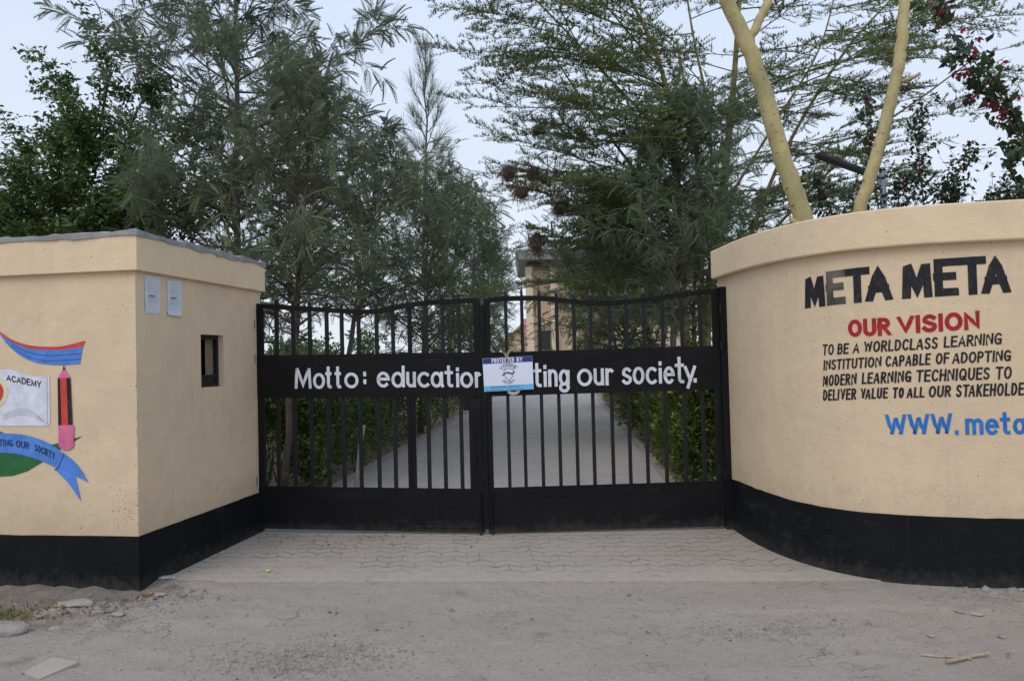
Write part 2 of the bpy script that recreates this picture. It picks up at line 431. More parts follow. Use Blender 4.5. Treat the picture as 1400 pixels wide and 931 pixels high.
def paver_mat():
    m, n, b = nodes('zigzag_pavers')
    v = objco(n)
    wob = N(n, 'ShaderNodeTexNoise')
    wob.inputs['Scale'].default_value = 5
    n.links.new(v, wob.inputs['Vector'])
    sp = N(n, 'ShaderNodeSeparateXYZ')
    n.links.new(v, sp.inputs[0])
    x = math_(n, 'ADD', math_(n, 'ADD', sp.outputs['X'], math_(n, 'MULTIPLY', sp.outputs['Y'], 0.08)), math_(n, 'MULTIPLY', math_(n, 'SUBTRACT', wob.outputs['Fac'], 0.5), 0.03))
    y = math_(n, 'ADD', math_(n, 'ADD', sp.outputs['Y'], math_(n, 'MULTIPLY', sp.outputs['X'], 0.081)), math_(n, 'MULTIPLY', math_(n, 'SUBTRACT', wob.outputs['Fac'], 0.5), -0.025))
    uu = math_(n, 'DIVIDE', x, 0.105)
    tri = math_(n, 'PINGPONG', uu, 1.0)
    vv = math_(n, 'ADD', math_(n, 'DIVIDE', y, 0.150), math_(n, 'MULTIPLY', tri, 0.50))
    row = math_(n, 'FLOOR', vv)
    fv = math_(n, 'FRACT', vv)
    dv = math_(n, 'MINIMUM', fv, math_(n, 'SUBTRACT', 1.0, fv))
    u2 = math_(n, 'ADD', math_(n, 'DIVIDE', uu, 2.0), math_(n, 'MULTIPLY', row, 0.5))
    brick = math_(n, 'FLOOR', u2)
    fu = math_(n, 'FRACT', u2)
    du = math_(n, 'MULTIPLY', math_(n, 'MINIMUM', fu, math_(n, 'SUBTRACT', 1.0, fu)), 1.9)
    d = math_(n, 'MINIMUM', dv, math_(n, 'ADD', du, 0.045))
    filled = noise(n, 2.6, 6, 0.7, v)
    joint = math_(n, 'MULTIPLY', rng_(n, d, 0.02, 0.085, 1, 0), rng_(n, filled, 0.38, 0.62, 0.10, 1.0))
    cell = N(n, 'ShaderNodeCombineXYZ')
    n.links.new(row, cell.inputs[0])
    n.links.new(brick, cell.inputs[1])
    wn = N(n, 'ShaderNodeTexWhiteNoise')
    n.links.new(cell.outputs[0], wn.inputs['Vector'])
    big = noise(n, 1.0, 6, 0.65, v)
    fine = noise(n, 60, 4, 0.7, v)
    c = mixc(n, rng_(n, big, 0.3, 0.7), (0.345, 0.305, 0.262), (0.415, 0.368, 0.320))
    c = mixc(n, rng_(n, wn.outputs['Value'], 0, 1, 0, 0.22), c, (0.28, 0.25, 0.22))
    c = mixc(n, rng_(n, noise(n, 3.0, 6, 0.7, v), 0.5, 0.7, 0, 0.5), c, (0.43, 0.38, 0.325))
    c = mixc(n, rng_(n, fine, 0.5, 0.8, 0, 0.45), c, (0.17, 0.16, 0.15))
    edge_d = math_(n, 'SUBTRACT', math_(n, 'ADD', sp.outputs['Y'], math_(n, 'MULTIPLY', sp.outputs['X'], 0.0813)), 5.695)
    drift = math_(n, 'ADD', rng_(n, noise(n, 2.2, 6, 0.7, v), 0.2, 0.8, -0.55, 0.55), rng_(n, edge_d, 0.0, 0.75, 0.55, -0.5))
    drift = rng_(n, drift, 0.0, 0.35, 0, 0.95)
    joint = math_(n, 'MULTIPLY', joint, math_(n, 'SUBTRACT', 1.0, math_(n, 'MULTIPLY', drift, 0.8)))
    c = mixc(n, drift, c, mixc(n, rng_(n, noise(n, 15, 8, 0.78, v), 0.35, 0.7), (0.45, 0.395, 0.335), (0.34, 0.30, 0.255)))
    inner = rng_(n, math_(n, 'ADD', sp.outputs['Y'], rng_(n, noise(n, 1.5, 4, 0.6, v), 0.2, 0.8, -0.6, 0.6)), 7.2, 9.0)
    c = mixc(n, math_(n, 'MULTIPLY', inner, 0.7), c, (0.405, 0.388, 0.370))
    c = mixc(n, rng_(n, noise(n, 3.2, 6, 0.75, objco(n, (1.6, 0.5, 1))), 0.52, 0.75, 0, 0.40), c, (0.26, 0.245, 0.23))
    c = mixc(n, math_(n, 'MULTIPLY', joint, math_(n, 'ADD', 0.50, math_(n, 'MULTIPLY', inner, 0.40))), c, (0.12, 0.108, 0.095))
    n.links.new(c, b.inputs['Base Color'])
    b.inputs['Roughness'].default_value = 0.9
    b.inputs['Specular IOR Level'].default_value = 0.2
    h = math_(n, 'ADD', math_(n, 'MULTIPLY', joint, -1.0), math_(n, 'MULTIPLY', fine, 0.35))
    h = math_(n, 'ADD', h, math_(n, 'MULTIPLY', wn.outputs['Value'], 0.35))
    bump(n, b, h, 0.9, 0.014)
    return m
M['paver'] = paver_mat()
M['kerb'] = plain('dusty_kerb', (0.31, 0.27, 0.23), 0.9, 0.2, 5, 0.4)

# ------------------------------------------------------------------ mesh helpers
class MB:
    def __init__(s):
        s.v, s.f, s.m = [], [], []
    def quad(s, a, b, c, d, m=0):
        i = len(s.v)
        s.v += [tuple(a), tuple(b), tuple(c), tuple(d)]
        s.f.append((i, i + 1, i + 2, i + 3)); s.m.append(m)
    def hexa(s, p, m=0):                       # 8 corners: bottom ring 0-3, top ring 4-7
        i = len(s.v)
        s.v += [tuple(q) for q in p]
        for f in ((3, 2, 1, 0), (4, 5, 6, 7), (0, 1, 5, 4), (1, 2, 6, 5), (2, 3, 7, 6), (3, 0, 4, 7)):
            s.f.append(tuple(i + k for k in f)); s.m.append(m)
    def box(s, x0, x1, y0, y1, z0, z1, fn=None, m=0):
        p = [(x0, y0, z0), (x1, y0, z0), (x1, y1, z0), (x0, y1, z0), (x0, y0, z1), (x1, y0, z1), (x1, y1, z1), (x0, y1, z1)]
        if fn:
            p = [fn(*q) for q in p]
        s.hexa(p, m)
    def tube(s, pts, rr, n=7, cap=True, m=0):
        pts = [Vector(p) for p in pts]
        if isinstance(rr, (int, float)):
            rr = [rr] * len(pts)
        i0 = len(s.v)
        up = Vector((0.13, 0.21, 1)).normalized()
        px = None
        for k, p in enumerate(pts):
            t = (pts[min(k + 1, len(pts) - 1)] - pts[max(k - 1, 0)])
            if t.length < 1e-9:
                t = Vector((0, 0, 1))
            t.normalize()
            if px is None:
                a = up if abs(t.dot(up)) < 0.95 else Vector((1, 0, 0))
                px = t.cross(a).normalized()
            else:
                px = (px - t * px.dot(t))
                px = px.normalized() if px.length > 1e-6 else t.orthogonal().normalized()
            py = t.cross(px)
            for j in range(n):
                a = 2 * math.pi * j / n
                s.v.append(tuple(p + (px * math.cos(a) + py * math.sin(a)) * rr[k]))
        for k in range(len(pts) - 1):
            for j in range(n):
                a, b = i0 + k * n + j, i0 + k * n + (j + 1) % n
                s.f.append((a, b, b + n, a + n)); s.m.append(m)
        if cap:
            s.f.append(tuple(i0 + j for j in reversed(range(n)))); s.m.append(m)
            e = i0 + (len(pts) - 1) * n
            s.f.append(tuple(e + j for j in range(n))); s.m.append(m)
    def poly(s, pts2, fn, m=0):                # a flat painted shape, triangulated
        tri = geometry.tessellate_polygon([[Vector((a, b, 0)) for a, b in pts2]])
        i = len(s.v)
        s.v += [tuple(fn(a, b)) for a, b in pts2]
        for t in tri:
            a, b, c = (Vector((*pts2[k], 0)) for k in t)
            t = t if (b - a).cross(c - a).z > 0 else (t[0], t[2], t[1])
            s.f.append(tuple(i + k for k in t)); s.m.append(m)

def link(name, me, mats, parent=None, smooth=False, loc=(0, 0, 0)):
    for mm in (mats if isinstance(mats, (list, tuple)) else [mats]):
        me.materials.append(mm)
    if smooth:
        me.polygons.foreach_set('use_smooth', [True] * len(me.polygons))
    o = bpy.data.objects.new(name, me)
    COL.objects.link(o)
    o.location = loc
    if parent is not None:
        o.parent = parent
    return o

def wloc(o):
    v = Vector((0, 0, 0))
    while o is not None:
        v += o.location
        o = o.parent
    return v

def obj(name, mb, mats, parent=None, smooth=False, loc=None, label=None):
    """mesh given in world metres; stored relative to its parent's (or its own) base point"""
    base = wloc(parent) if parent is not None else Vector((0, 0, 0))
    off = Vector(loc) if (loc is not None and parent is None) else Vector((0, 0, 0))
    me = bpy.data.meshes.new(name)
    b = base + off
    me.from_pydata([(x - b.x, y - b.y, z - b.z) for x, y, z in mb.v], [], mb.f)
    if any(mb.m):
        me.polygons.foreach_set('material_index', mb.m)
    me.update()
    o = link(name, me, mats, parent, smooth, off)
    if label:
        o['label'] = label
    return o

def thing(name, label, cat, loc=(0, 0, 0), group=None):
    o = bpy.data.objects.new(name, None)
    COL.objects.link(o)
    o.location = loc
    o.empty_display_size = 0.2
    return tag(o, label, cat, group)

def tag(o, label, cat, group=None, kind=None):
    o['label'] = label
    o['category'] = cat
    if group:
        o['group'] = group
    if kind:
        o['kind'] = kind
    return o

def struct(o, kind='structure'):
    o['kind'] = kind
    return o

def scatter(name, TV, TF, pos, rot, sc, mat, parent=None, smooth=False):
    """one mesh out of many copies of a small leaf template (verts TV, quads TF)"""
    TV = np.asarray(TV, float); TF = np.asarray(TF, int)
    n, k = len(pos), len(TV)
    sc = np.broadcast_to(np.asarray(sc, float).reshape(-1, 1, 1), (n, 1, 1))
    V = np.einsum('nij,kj->nki', rot, TV) * sc + np.asarray(pos)[:, None, :]
    b = wloc(parent) if parent is not None else Vector((0, 0, 0))
    V = V.reshape(-1, 3) - np.array(b)
    F = (TF[None] + (np.arange(n) * k)[:, None, None]).reshape(-1, TF.shape[1])
    me = bpy.data.meshes.new(name)
    me.vertices.add(len(V)); me.vertices.foreach_set('co', V.astype(np.float32).ravel())
    me.loops.add(F.size); me.loops.foreach_set('vertex_index', F.astype(np.int32).ravel())
    me.polygons.add(len(F))
    me.polygons.foreach_set('loop_start', np.arange(0, F.size, F.shape[1], dtype=np.int32))
    me.update(calc_edges=True)
    return link(name, me, mat, parent, smooth)

def frames(d, up, rng=None, roll=0.0):
    """rotation matrices whose y axis is d and z axis is near up"""
    d = d / (np.linalg.norm(d, axis=1, keepdims=True) + 1e-9)
    x = np.cross(d, up)
    l = np.linalg.norm(x, axis=1, keepdims=True)
    x = np.where(l < 1e-3, np.array([[1.0, 0, 0]]), x / (l + 1e-9))
    z = np.cross(x, d)
    if rng is not None and roll > 0:
        a = rng.normal(0, roll, len(d))[:, None]
        x, z = x * np.cos(a) + z * np.sin(a), z * np.cos(a) - x * np.sin(a)
    return np.stack([x, d, z], axis=2)

def rand_unit(rng, n):
    v = rng.normal(size=(n, 3))
    return v / np.linalg.norm(v, axis=1, keepdims=True)

# ------------------------------------------------------------------ hand-painted lettering (stroke glyphs)
def arc(cx, cy, rx, ry, a0, a1, n=14):
    return [(cx + rx * math.cos(rad(a0 + (a1 - a0) * k / n)), cy + ry * math.sin(rad(a0 + (a1 - a0) * k / n))) for k in range(n + 1)]
XH = 0.67
GL = {
 'A': (.66, [[(0, 0), (.33, 1), (.66, 0)], [(.13, .30), (.53, .30)]]),
 'B': (.56, [[(0, 0), (0, 1), (.26, 1)] + arc(.26, .77, .25, .23, 90, -90) + [(0, .54)], [(0, .54), (.28, .54)] + arc(.28, .27, .28, .27, 90, -90) + [(0, 0)]]),
 'C': (.60, [arc(.34, .5, .34, .5, 48, 312)]),
 'D': (.60, [[(0, 0), (0, 1), (.18, 1)] + arc(.18, .5, .42, .5, 90, -90) + [(0, 0)]]),
 'E': (.50, [[(.5, 1), (0, 1), (0, 0), (.5, 0)], [(0, .53), (.43, .53)]]),
 'F': (.48, [[(.48, 1), (0, 1), (0, 0)], [(0, .52), (.42, .52)]]),
 'G': (.64, [arc(.35, .5, .35, .5, 50, 330), [(.38, .44), (.64, .44), (.64, .06)]]),
 'H': (.58, [[(0, 0), (0, 1)], [(.58, 0), (.58, 1)], [(0, .52), (.58, .52)]]),
 'I': (.04, [[(.02, 0), (.02, 1)]]),
 'K': (.56, [[(0, 0), (0, 1)], [(.54, 1), (.02, .46)], [(.16, .60), (.56, 0)]]),
 'L': (.46, [[(0, 1), (0, 0), (.46, 0)]]),
 'M': (.74, [[(0, 0), (.05, 1), (.37, .12), (.69, 1), (.74, 0)]]),
 'N': (.60, [[(0, 0), (0, 1), (.60, 0), (.60, 1)]]),
 'O': (.70, [arc(.35, .5, .35, .5, 90, 452, 26)]),
 'P': (.52, [[(0, 0), (0, 1), (.24, 1)] + arc(.24, .73, .28, .27, 90, -90) + [(0, .46)]]),
 'Q': (.72, [arc(.35, .5, .35, .5, 90, 452, 26), [(.40, .26), (.70, -.06)]]),
 'R': (.56, [[(0, 0), (0, 1), (.26, 1)] + arc(.26, .75, .27, .25, 90, -90) + [(0, .5)], [(.22, .5), (.56, 0)]]),
 'S': (.54, [arc(.28, .74, .25, .26, 40, 200, 9) + [(.16, .57), (.40, .45)] + arc(.27, .26, .27, .26, 25, -150, 10)]),
 'T': (.60, [[(0, 1), (.60, 1)], [(.30, 1), (.30, 0)]]),
 'U': (.60, [[(0, 1), (0, .3)] + arc(.30, .3, .30, .3, 180, 360) + [(.60, 1)]]),
 'V': (.64, [[(0, 1), (.32, 0), (.64, 1)]]),
 'W': (.92, [[(0, 1), (.22, 0), (.46, .92), (.70, 0), (.92, 1)]]),
 'Y': (.60, [[(0, 1), (.30, .45), (.60, 1)], [(.30, .45), (.30, 0)]]),
 ':': (.10, [[(.05, .14), (.05, .26)], [(.05, .62), (.05, .74)]]),
 '.': (.10, [[(.05, -.01), (.05, .06)]]),
 'a': (.54, [arc(.25, .33, .25, .34, 60, 420, 22), [(.54, .67), (.54, .10), (.58, 0)]]),
 'c': (.48, [arc(.28, .33, .28, .34, 50, 310)]),
 'd': (.54, [arc(.25, .33, .25, .34, 60, 420, 22), [(.54, 1), (.54, 0)]]),
 'e': (.54, [[(.03, .36), (.54, .36)] + arc(.27, .33, .27, .34, 6, 312, 18)]),
 'g': (.52, [arc(.24, .36, .24, .31, 60, 420, 22), [(.50, .64), (.50, .10)], [(.50, .10)] + arc(.25, -.10, .25, .17, 30, -215, 16)]),
 'i': (.06, [[(.03, .60), (.03, 0)], [(.03, .84), (.03, .90)]]),
 'm': (.78, [[(0, 0), (0, .67)], [(0, .44)] + arc(.19, .47, .19, .20, 180, 0, 8) + [(.38, 0)], [(.38, .44)] + arc(.58, .47, .20, .20, 180, 0, 8) + [(.78, 0)]]),
 'n': (.48, [[(0, 0), (0, .67)], [(0, .42)] + arc(.24, .43, .24, .24, 180, 0, 10) + [(.48, 0)]]),
 'o': (.54, [arc(.27, .33, .27, .34, 90, 452, 24)]),
 'r': (.36, [[(0, 0), (0, .67)], [(0, .40)] + arc(.22, .42, .22, .24, 180, 50, 8)]),
 's': (.44, [arc(.23, .49, .20, .18, 35, 205, 8) + [(.12, .38), (.33, .29)] + arc(.22, .17, .22, .17, 30, -155, 8)]),
 't': (.36, [[(.13, 1), (.13, .16)] + arc(.28, .16, .15, .16, 180, 285, 6), [(-.04, .70), (.32, .70)]]),
 'u': (.48, [[(0, .67), (0, .22)] + arc(.24, .22, .24, .22, 180, 350, 10) + [(.48, .67)], [(.48, .30), (.48, 0)]]),
 'y': (.50, [[(0, .67), (.26, .06)], [(.50, .67), (.12, -.26)]]),
 '-': (.30, [[(0, .4), (.30, .4)]]),
 '0': (.50, [arc(.25, .5, .25, .5, 90, 450, 18)]), '2': (.5, [arc(.25, .74, .24, .26, 165, -20, 8) + [(0, 0), (.5, 0)]]),
 '3': (.5, [arc(.24, .75, .24, .25, 150, -80, 8) + arc(.24, .26, .26, .26, 85, -150, 8)]),
 '5': (.5, [[(.46, 1), (.04, 1), (.02, .55)] + arc(.24, .31, .26, .31, 120, -150, 10)]), '7': (.5, [[(0, 1), (.5, 1), (.16, 0)]]),
 '4': (.5, [[(.36, 0), (.36, 1), (0, .3), (.5, .3)]]), '8': (.5, [arc(.25, .75, .21, .25, 90, 450, 12), arc(.25, .25, .25, .25, 90, 450, 12)]),
}
RT = random.Random(5)

def ribbon(mb, pts, w, fn, lift, step=0.05, lim=None):
    """a brush stroke of width w along pts (surface metres) laid on the surface fn(s, z, lift)"""
    P = []
    for a, b in zip(pts[:-1], pts[1:]):
        L = math.hypot(b[0] - a[0], b[1] - a[1])
        if L < 1e-6:
            continue
        k = max(1, int(L / step))
        for i in range(k):
            P.append((a[0] + (b[0] - a[0]) * i / k, a[1] + (b[1] - a[1]) * i / k))
    P.append(pts[-1])
    if len(P) < 2:
        return
    # square caps
    def ext(p, q, e):
        L = math.hypot(p[0] - q[0], p[1] - q[1]) or 1
        return (p[0] + (p[0] - q[0]) / L * e, p[1] + (p[1] - q[1]) / L * e)
    closed = math.hypot(P[0][0] - P[-1][0], P[0][1] - P[-1][1]) < w * 0.3
    if not closed:
        e_ = w * (0.46 if lim is None else 0.62)
        P[0] = ext(P[0], P[1], e_)
        P[-1] = ext(P[-1], P[-2], e_)
    i0 = len(mb.v)
    for k, p in enumerate(P):
        a = P[k - 1] if k else None
        c = P[k + 1] if k < len(P) - 1 else None
        def nrm(u, v):
            L = math.hypot(v[0] - u[0], v[1] - u[1]) or 1
            return (-(v[1] - u[1]) / L, (v[0] - u[0]) / L)
        if a is None:
            nx, ny = nrm(p, c)
        elif c is None:
            nx, ny = nrm(a, p)
        else:
            n1, n2 = nrm(a, p), nrm(p, c)
            sx, sy = n1[0] + n2[0], n1[1] + n2[1]
            q = sx * sx + sy * sy
            if q < 0.25:
                nx, ny = n2
            else:
                nx, ny = 2 * sx / q, 2 * sy / q
                l = math.hypot(nx, ny)
                if l > 2.2:
                    nx, ny = nx / l * 2.2, ny / l * 2.2
        h = w / 2 * (1 + RT.uniform(-.035, .035))
        for sg_ in (-1, 1):
            qx, qy = p[0] + sg_ * nx * h, p[1] + sg_ * ny * h
            if lim:                                   # letters end flat on their guide lines
                l0, l1 = lim(qx)
                qy = min(max(qy, l0), l1)
            mb.v.append(tuple(fn(qx, qy, lift)))
    for k in range(len(P) - 1):
        a = i0 + 2 * k
        mb.f.append((a, a + 2, a + 3, a + 1)); mb.m.append(0)

def word(mb, text, s0, s1, b0, b1, t0, t1, w, fn, lift=0.003, slant=0.0, gap=0.09, flip=1, only=None):
    """fit a word between s0..s1 and its two guide lines; gap is the clear space between letters, in letter heights"""
    n = len(text)
    hgt = (t0 + t1 - b0 - b1) / 2
    W_ = abs(s1 - s0) - w
    adv = w + gap * hgt
    sumw = sum(GL[c][0] for c in text)
    k = (W_ - (n - 1) * adv) / max(sumw, 1e-6)
    if k < .45 * (hgt - w):
        k = .45 * (hgt - w)
        adv = (W_ - k * sumw) / max(1, n - 1)
    caps = all(c.isupper() for c in text)
    def guides(x):
        u = (x - s0) / (s1 - s0)
        return (b0 + (b1 - b0) * u - .002 * hgt, t0 + (t1 - t0) * u + .002 * hgt)
    x = 0.0
    for idx, c in enumerate(text):
        gw, strokes = GL[c]
        jz = RT.uniform(-.012, .012) if not caps else 0
        for q, st in enumerate(strokes):
            pts = []
            for gx, gy in st:
                d = w / 2 + x + gx * k
                sx = s0 + flip * d
                u = (sx - s0) / (s1 - s0)
                base = b0 + (b1 - b0) * u + w / 2
                top = t0 + (t1 - t0) * u - w / 2
                pts.append((sx + slant * (gy - .5) * (top - base), base + (top - base) * (gy + jz)))
            if only is None or idx in only:
                ribbon(mb, pts, w, fn, lift + 0.0004 * q, lim=guides if caps else None)
        x += gw * k + adv
        if caps and text[idx:idx + 2] in ('TA', 'AV', 'VA', 'LT', 'WA'):
            x -= .20 * k

# ------------------------------------------------------------------ ground
def edge_y(x):
    return 5.915 - 0.0813 * (x + 2.7)

def vnoise(x, y, seed, sc):
    """cheap smooth value noise on arrays"""
    g = np.random.default_rng(seed).random((64, 64))
    x = x * sc + 500.0; y = y * sc + 500.0
    xi = np.floor(x).astype(int); yi = np.floor(y).astype(int)
    fx = x - xi; fy = y - yi
    fx = fx * fx * (3 - 2 * fx); fy = fy * fy * (3 - 2 * fy)
    a = g[xi % 64, yi % 64]; b = g[(xi + 1) % 64, yi % 64]; c = g[xi % 64, (yi + 1) % 64]; d = g[(xi + 1) % 64, (yi + 1) % 64]
    return (a * (1 - fx) + b * fx) * (1 - fy) + (c * (1 - fx) + d * fx) * fy - 0.5

def gz(x, y):
    x = np.asarray(x, float); y = np.asarray(y, float)
    e = edge_y(x)
    rough = 0.026 * vnoise(x, y, 1, 1.3) + 0.016 * vnoise(x, y, 2, 4.0) + 0.010 * vnoise(x, y, 3, 11.0)
    front = -0.008 + rough * np.clip((e - y) / 0.25, 0.25, 1)
    c1 = 4.93 - 0.05 * x + 0.30 * vnoise(x, x * 0 + 3.1, 21, 0.9) + 0.14 * vnoise(x, x * 0 + 8.2, 22, 3.7) + 0.06 * vnoise(x, x * 0 + 1.7, 23, 12.0)
    on = np.clip(0.5 + 2.2 * vnoise(x, x * 0 + 5.5, 24, 0.8) + np.clip((np.abs(x) - 1.2) * .6, -.6, .6), 0, 1) * (x < 3.0) * (x > -2.6)
    front = front + 0.017 * on * np.clip((y - c1) / 0.03, 0, 1) * np.clip((e - y) / 0.5, 0, 1)
    bank = np.clip((-2.15 - x) / 0.5, 0, 1) * np.clip((y - 4.75) / 0.6, 0, 1)
    front = front + bank * (0.004 + 0.05 * np.abs(vnoise(x, y, 4, 3.0)) + 0.035 * vnoise(x, y, 5, 9.0) + 0.022 * vnoise(x, y, 8, 19.0))
    r = np.clip((x - 2.75) / 0.4, 0, 1) * np.clip((y - 5.0) / 0.3, 0, 1)
    front = front + r * (0.012 + 0.02 * vnoise(x, y, 6, 6.0))
    inside = (y > e + 0.03) & (x > -2.66) & (x < 2.52) | (y > 7.5)
    return np.where(inside, -0.035 + 0.01 * vnoise(x, y, 7, 1.0), front)

def ax(lo, hi, step, far, g=1.35):
    a = list(np.arange(lo, hi + 1e-6, step))
    d = step
    while a[-1] < far:
        d *= g; a.append(a[-1] + d)
    d = step
    while a[0] > -far:
        d *= g; a.insert(0, a[0] - d)
    return np.array(a)
gx = ax(-5.0, 5.6, 0.035, 900)
gy = ax(2.6, 6.3, 0.03, 900)
XX, YY = np.meshgrid(gx, gy)
ZZ = gz(XX, YY)
nx_, ny_ = len(gx), len(gy)
gm = MB()
gm.v = [tuple(p) for p in np.stack([XX, YY, ZZ], -1).reshape(-1, 3)]
gm.f = [(j * nx_ + i, j * nx_ + i + 1, (j + 1) * nx_ + i + 1, (j + 1) * nx_ + i) for j in range(ny_ - 1) for i in range(nx_ - 1)]
gm.m = [0] * len(gm.f)
struct(obj('ground', gm, M['ground'], smooth=True))

PD = Vector((0.0645, 1, 0)).normalized()
def path_l(y): return -2.27 + (y - 10.41) * 0.0645
def path_r(y): return 1.92 + (y - 10.2) * 0.0645
pm = MB()
L_ = [(-2.70, 5.915), (-2.60, 6.6), (-2.47, 7.45), (-2.46, 7.7), (path_l(10.4), 10.4), (path_l(25), 25), (path_l(46), 46)]
R_ = [(2.55, 5.488), (2.12, 6.2), (2.05, 7.35), (1.78, 7.7), (path_r(10.4), 10.4), (path_r(25), 25), (path_r(46), 46)]
for (a, b), (c, d) in zip(zip(L_[:-1], L_[1:]), zip(R_[:-1], R_[1:])):
    pm.quad((*a, 0), (*c, 0), (*d, 0), (*b, 0))
pm.quad((-2.70, 5.915, -.05), (2.55, 5.488, -.05), (2.55, 5.488, 0), (-2.70, 5.915, 0))
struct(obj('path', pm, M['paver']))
for fx, sgn in ((path_l, -1), (path_r, 1)):
    kb = MB()
    y = 7.75
    while y < 44:
        y2 = y + 0.6
        x0, x1 = fx(y), fx(y2)
        dz = RT.uniform(-.006, .006)
        kb.hexa([(x0, y + .006, -.05), (x0 + sgn * .13, y + .006, -.05), (x1 + sgn * .13, y2, -.05), (x1, y2, -.05),
                 (x0, y + .006, .016 + dz), (x0 + sgn * .13, y + .006, .016 + dz), (x1 + sgn * .13, y2, .016 + dz), (x1, y2, .016 + dz)])
        if sgn < 0:
            kb.f[-6:] = [tuple(reversed(f)) for f in kb.f[-6:]]
        y = y2
    struct(obj('path_kerb', kb, M['kerb']))

# ------------------------------------------------------------------ guard booth (left)
A9 = rad(9)
SD = Vector((math.sin(A9), math.cos(A9), 0))          # along the side wall, away from the road
FD = Vector((-math.cos(A9), math.sin(A9), 0))         # along the front wall, to the left
C0 = Vector((-2.75, 5.733, 0))
def bl(s, t, z):                                      # s along side, t along front (both into the booth), z
    p = C0 + SD * s + FD * t
    return Vector((p.x, p.y, z))
booth = thing('guard_booth', 'cream plastered guard booth with black base, small side window and painted school emblem', 'guard booth', C0)
SL, FL, TH = 1.93, 3.6, 0.18
wm = MB()
W0, W1, Z0, Z1 = 0.862, 1.232, 1.424, 1.873          # window opening
wm.box(0, W0, 0, TH, -.15, 2.5, bl)
wm.box(W1, SL, 0, TH, -.15, 2.5, bl)
wm.box(W0, W1, 0, TH, -.15, Z0, bl)
wm.box(W0, W1, 0, TH, Z1, 2.5, bl)
wm.box(0, TH, TH, FL, -.15, 2.5, bl)
wm.box(SL - TH, SL, TH, FL, -.15, 2.5, bl)
wm.box(TH, SL - TH, FL - TH, FL, -.15, 2.5, bl)
wm.f = [tuple(reversed(f)) for f in wm.f]
obj('wall', wm, M['plaster'], booth)
im = MB()  # near-black sheets added inside the walls; the room's shade is their colour
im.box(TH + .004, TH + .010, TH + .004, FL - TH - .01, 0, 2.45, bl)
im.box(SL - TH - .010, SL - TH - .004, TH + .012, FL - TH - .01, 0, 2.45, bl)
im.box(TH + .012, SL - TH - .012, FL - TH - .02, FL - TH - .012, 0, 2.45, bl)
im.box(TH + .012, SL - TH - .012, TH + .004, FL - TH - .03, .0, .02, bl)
obj('interior_shade_sheets', im, M['interior_shade'], booth)
# plinth: hand painted band, a little proud, upper edge slightly wavy
def band(mb, path, z0, zt, thick, fn):
    pass
pl = MB()
rp = random.Random(2)
def plinth_run(mb, L, fn, rp, zt=0.38, n=26, proud=0.006):
    for i in range(n):
        a, b = L * i / n, L * (i + 1) / n
        za, zb = zt + w_[i], zt + w_[i + 1]
        p = [fn(a, -proud, -.15), fn(b, -proud, -.15), fn(b, .002, -.15), fn(a, .002, -.15), fn(a, -proud, za), fn(b, -proud, zb), fn(b, .002, zb), fn(a, .002, za)]
        mb.hexa(p)
w_ = [.010 * float(vnoise(np.array(i * .12), np.array(7.7), 16, 2.0)) + .006 * float(vnoise(np.array(i * .12), np.array(2.2), 17, 6.0)) for i in range(60)]
plinth_run(pl, SL, lambda a, o, z: bl(a, o, z), rp)
n0 = len(pl.f)
pl.f = [tuple(reversed(f)) for f in pl.f]
plinth_run(pl, FL + .006, lambda a, o, z: bl(o, a - .006, z), rp)
obj('plinth', pl, M['plinth'], booth)
cm = MB()
CP = .042
o4 = [(-CP, -CP), (SL + .03, -CP), (SL + .03, FL), (-CP, FL)]
i4 = [(.10, .10), (SL - .10, .10), (SL - .10, FL - .01), (.10, FL - .01)]
for z in (2.316, 2.576):
    cm.v += [tuple(bl(a, b, z)) for a, b in o4] + [tuple(bl(a, b, z)) for a, b in i4]
for k in range(4):
    j = (k + 1) % 4
    cm.f += [(j, k, k + 8, j + 8), (k + 4, j + 4, j + 12, k + 12), (k, j, j + 4, k + 4), (j + 8, k + 8, k + 12, j + 12)]
    cm.m += [0] * 4
co = obj('cornice', cm, M['cornice'], booth)
bv = co.modifiers.new('bevel', 'BEVEL'); bv.width = .012; bv.segments = 2; bv.limit_method = 'ANGLE'; bv.angle_limit = rad(40)
# rough mortar cap laid over the roof slab
cap = MB()
ns, ntt = 60, 100
def caprim(i, j, top):
    s = -CP + (SL + .03 + CP) * i / ns
    t = -CP + (FL + CP) * j / ntt
    on = i in (0, ns) or j in (0, ntt)
    h = vnoise(np.array(s), np.array(t), 9, 5.0) * .022 + vnoise(np.array(s), np.array(t), 10, 17.0) * .014
    z = 2.612 + float(h) if top else 2.562 + float(vnoise(np.array(s + 9), np.array(t), 11, 11.0)) * .030
    if i == 0: s -= .010 + float(vnoise(np.array(t), np.array(s), 12, 9)) * .010
    if j == 0: t -= .010 + float(vnoise(np.array(s), np.array(t), 13, 9)) * .010
    if i == ns: s += .01
    if top and on:
        z -= .012
    return bl(s, t, z)
for j in range(ntt + 1):
    for i in range(ns + 1):
        cap.v.append(tuple(caprim(i, j, True)))
q = ns + 1
for j in range(ntt):
    for i in range(ns):
        cap.f.append((j * q + i + 1, j * q + i, (j + 1) * q + i, (j + 1) * q + i + 1)); cap.m.append(0)
ring = [(i, 0) for i in range(ns)] + [(ns, j) for j in range(ntt)] + [(i, ntt) for i in range(ns, 0, -1)] + [(0, j) for j in range(ntt, 0, -1)]
i0 = len(cap.v)
cap.v += [tuple(caprim(i, j, False)) for i, j in ring]
for k in range(len(ring)):
    k2 = (k + 1) % len(ring)
    a, b = ring[k], ring[k2]
    cap.f.append((i0 + k, i0 + k2, b[1] * q + b[0], a[1] * q + a[0])[::-1]); cap.m.append(0)
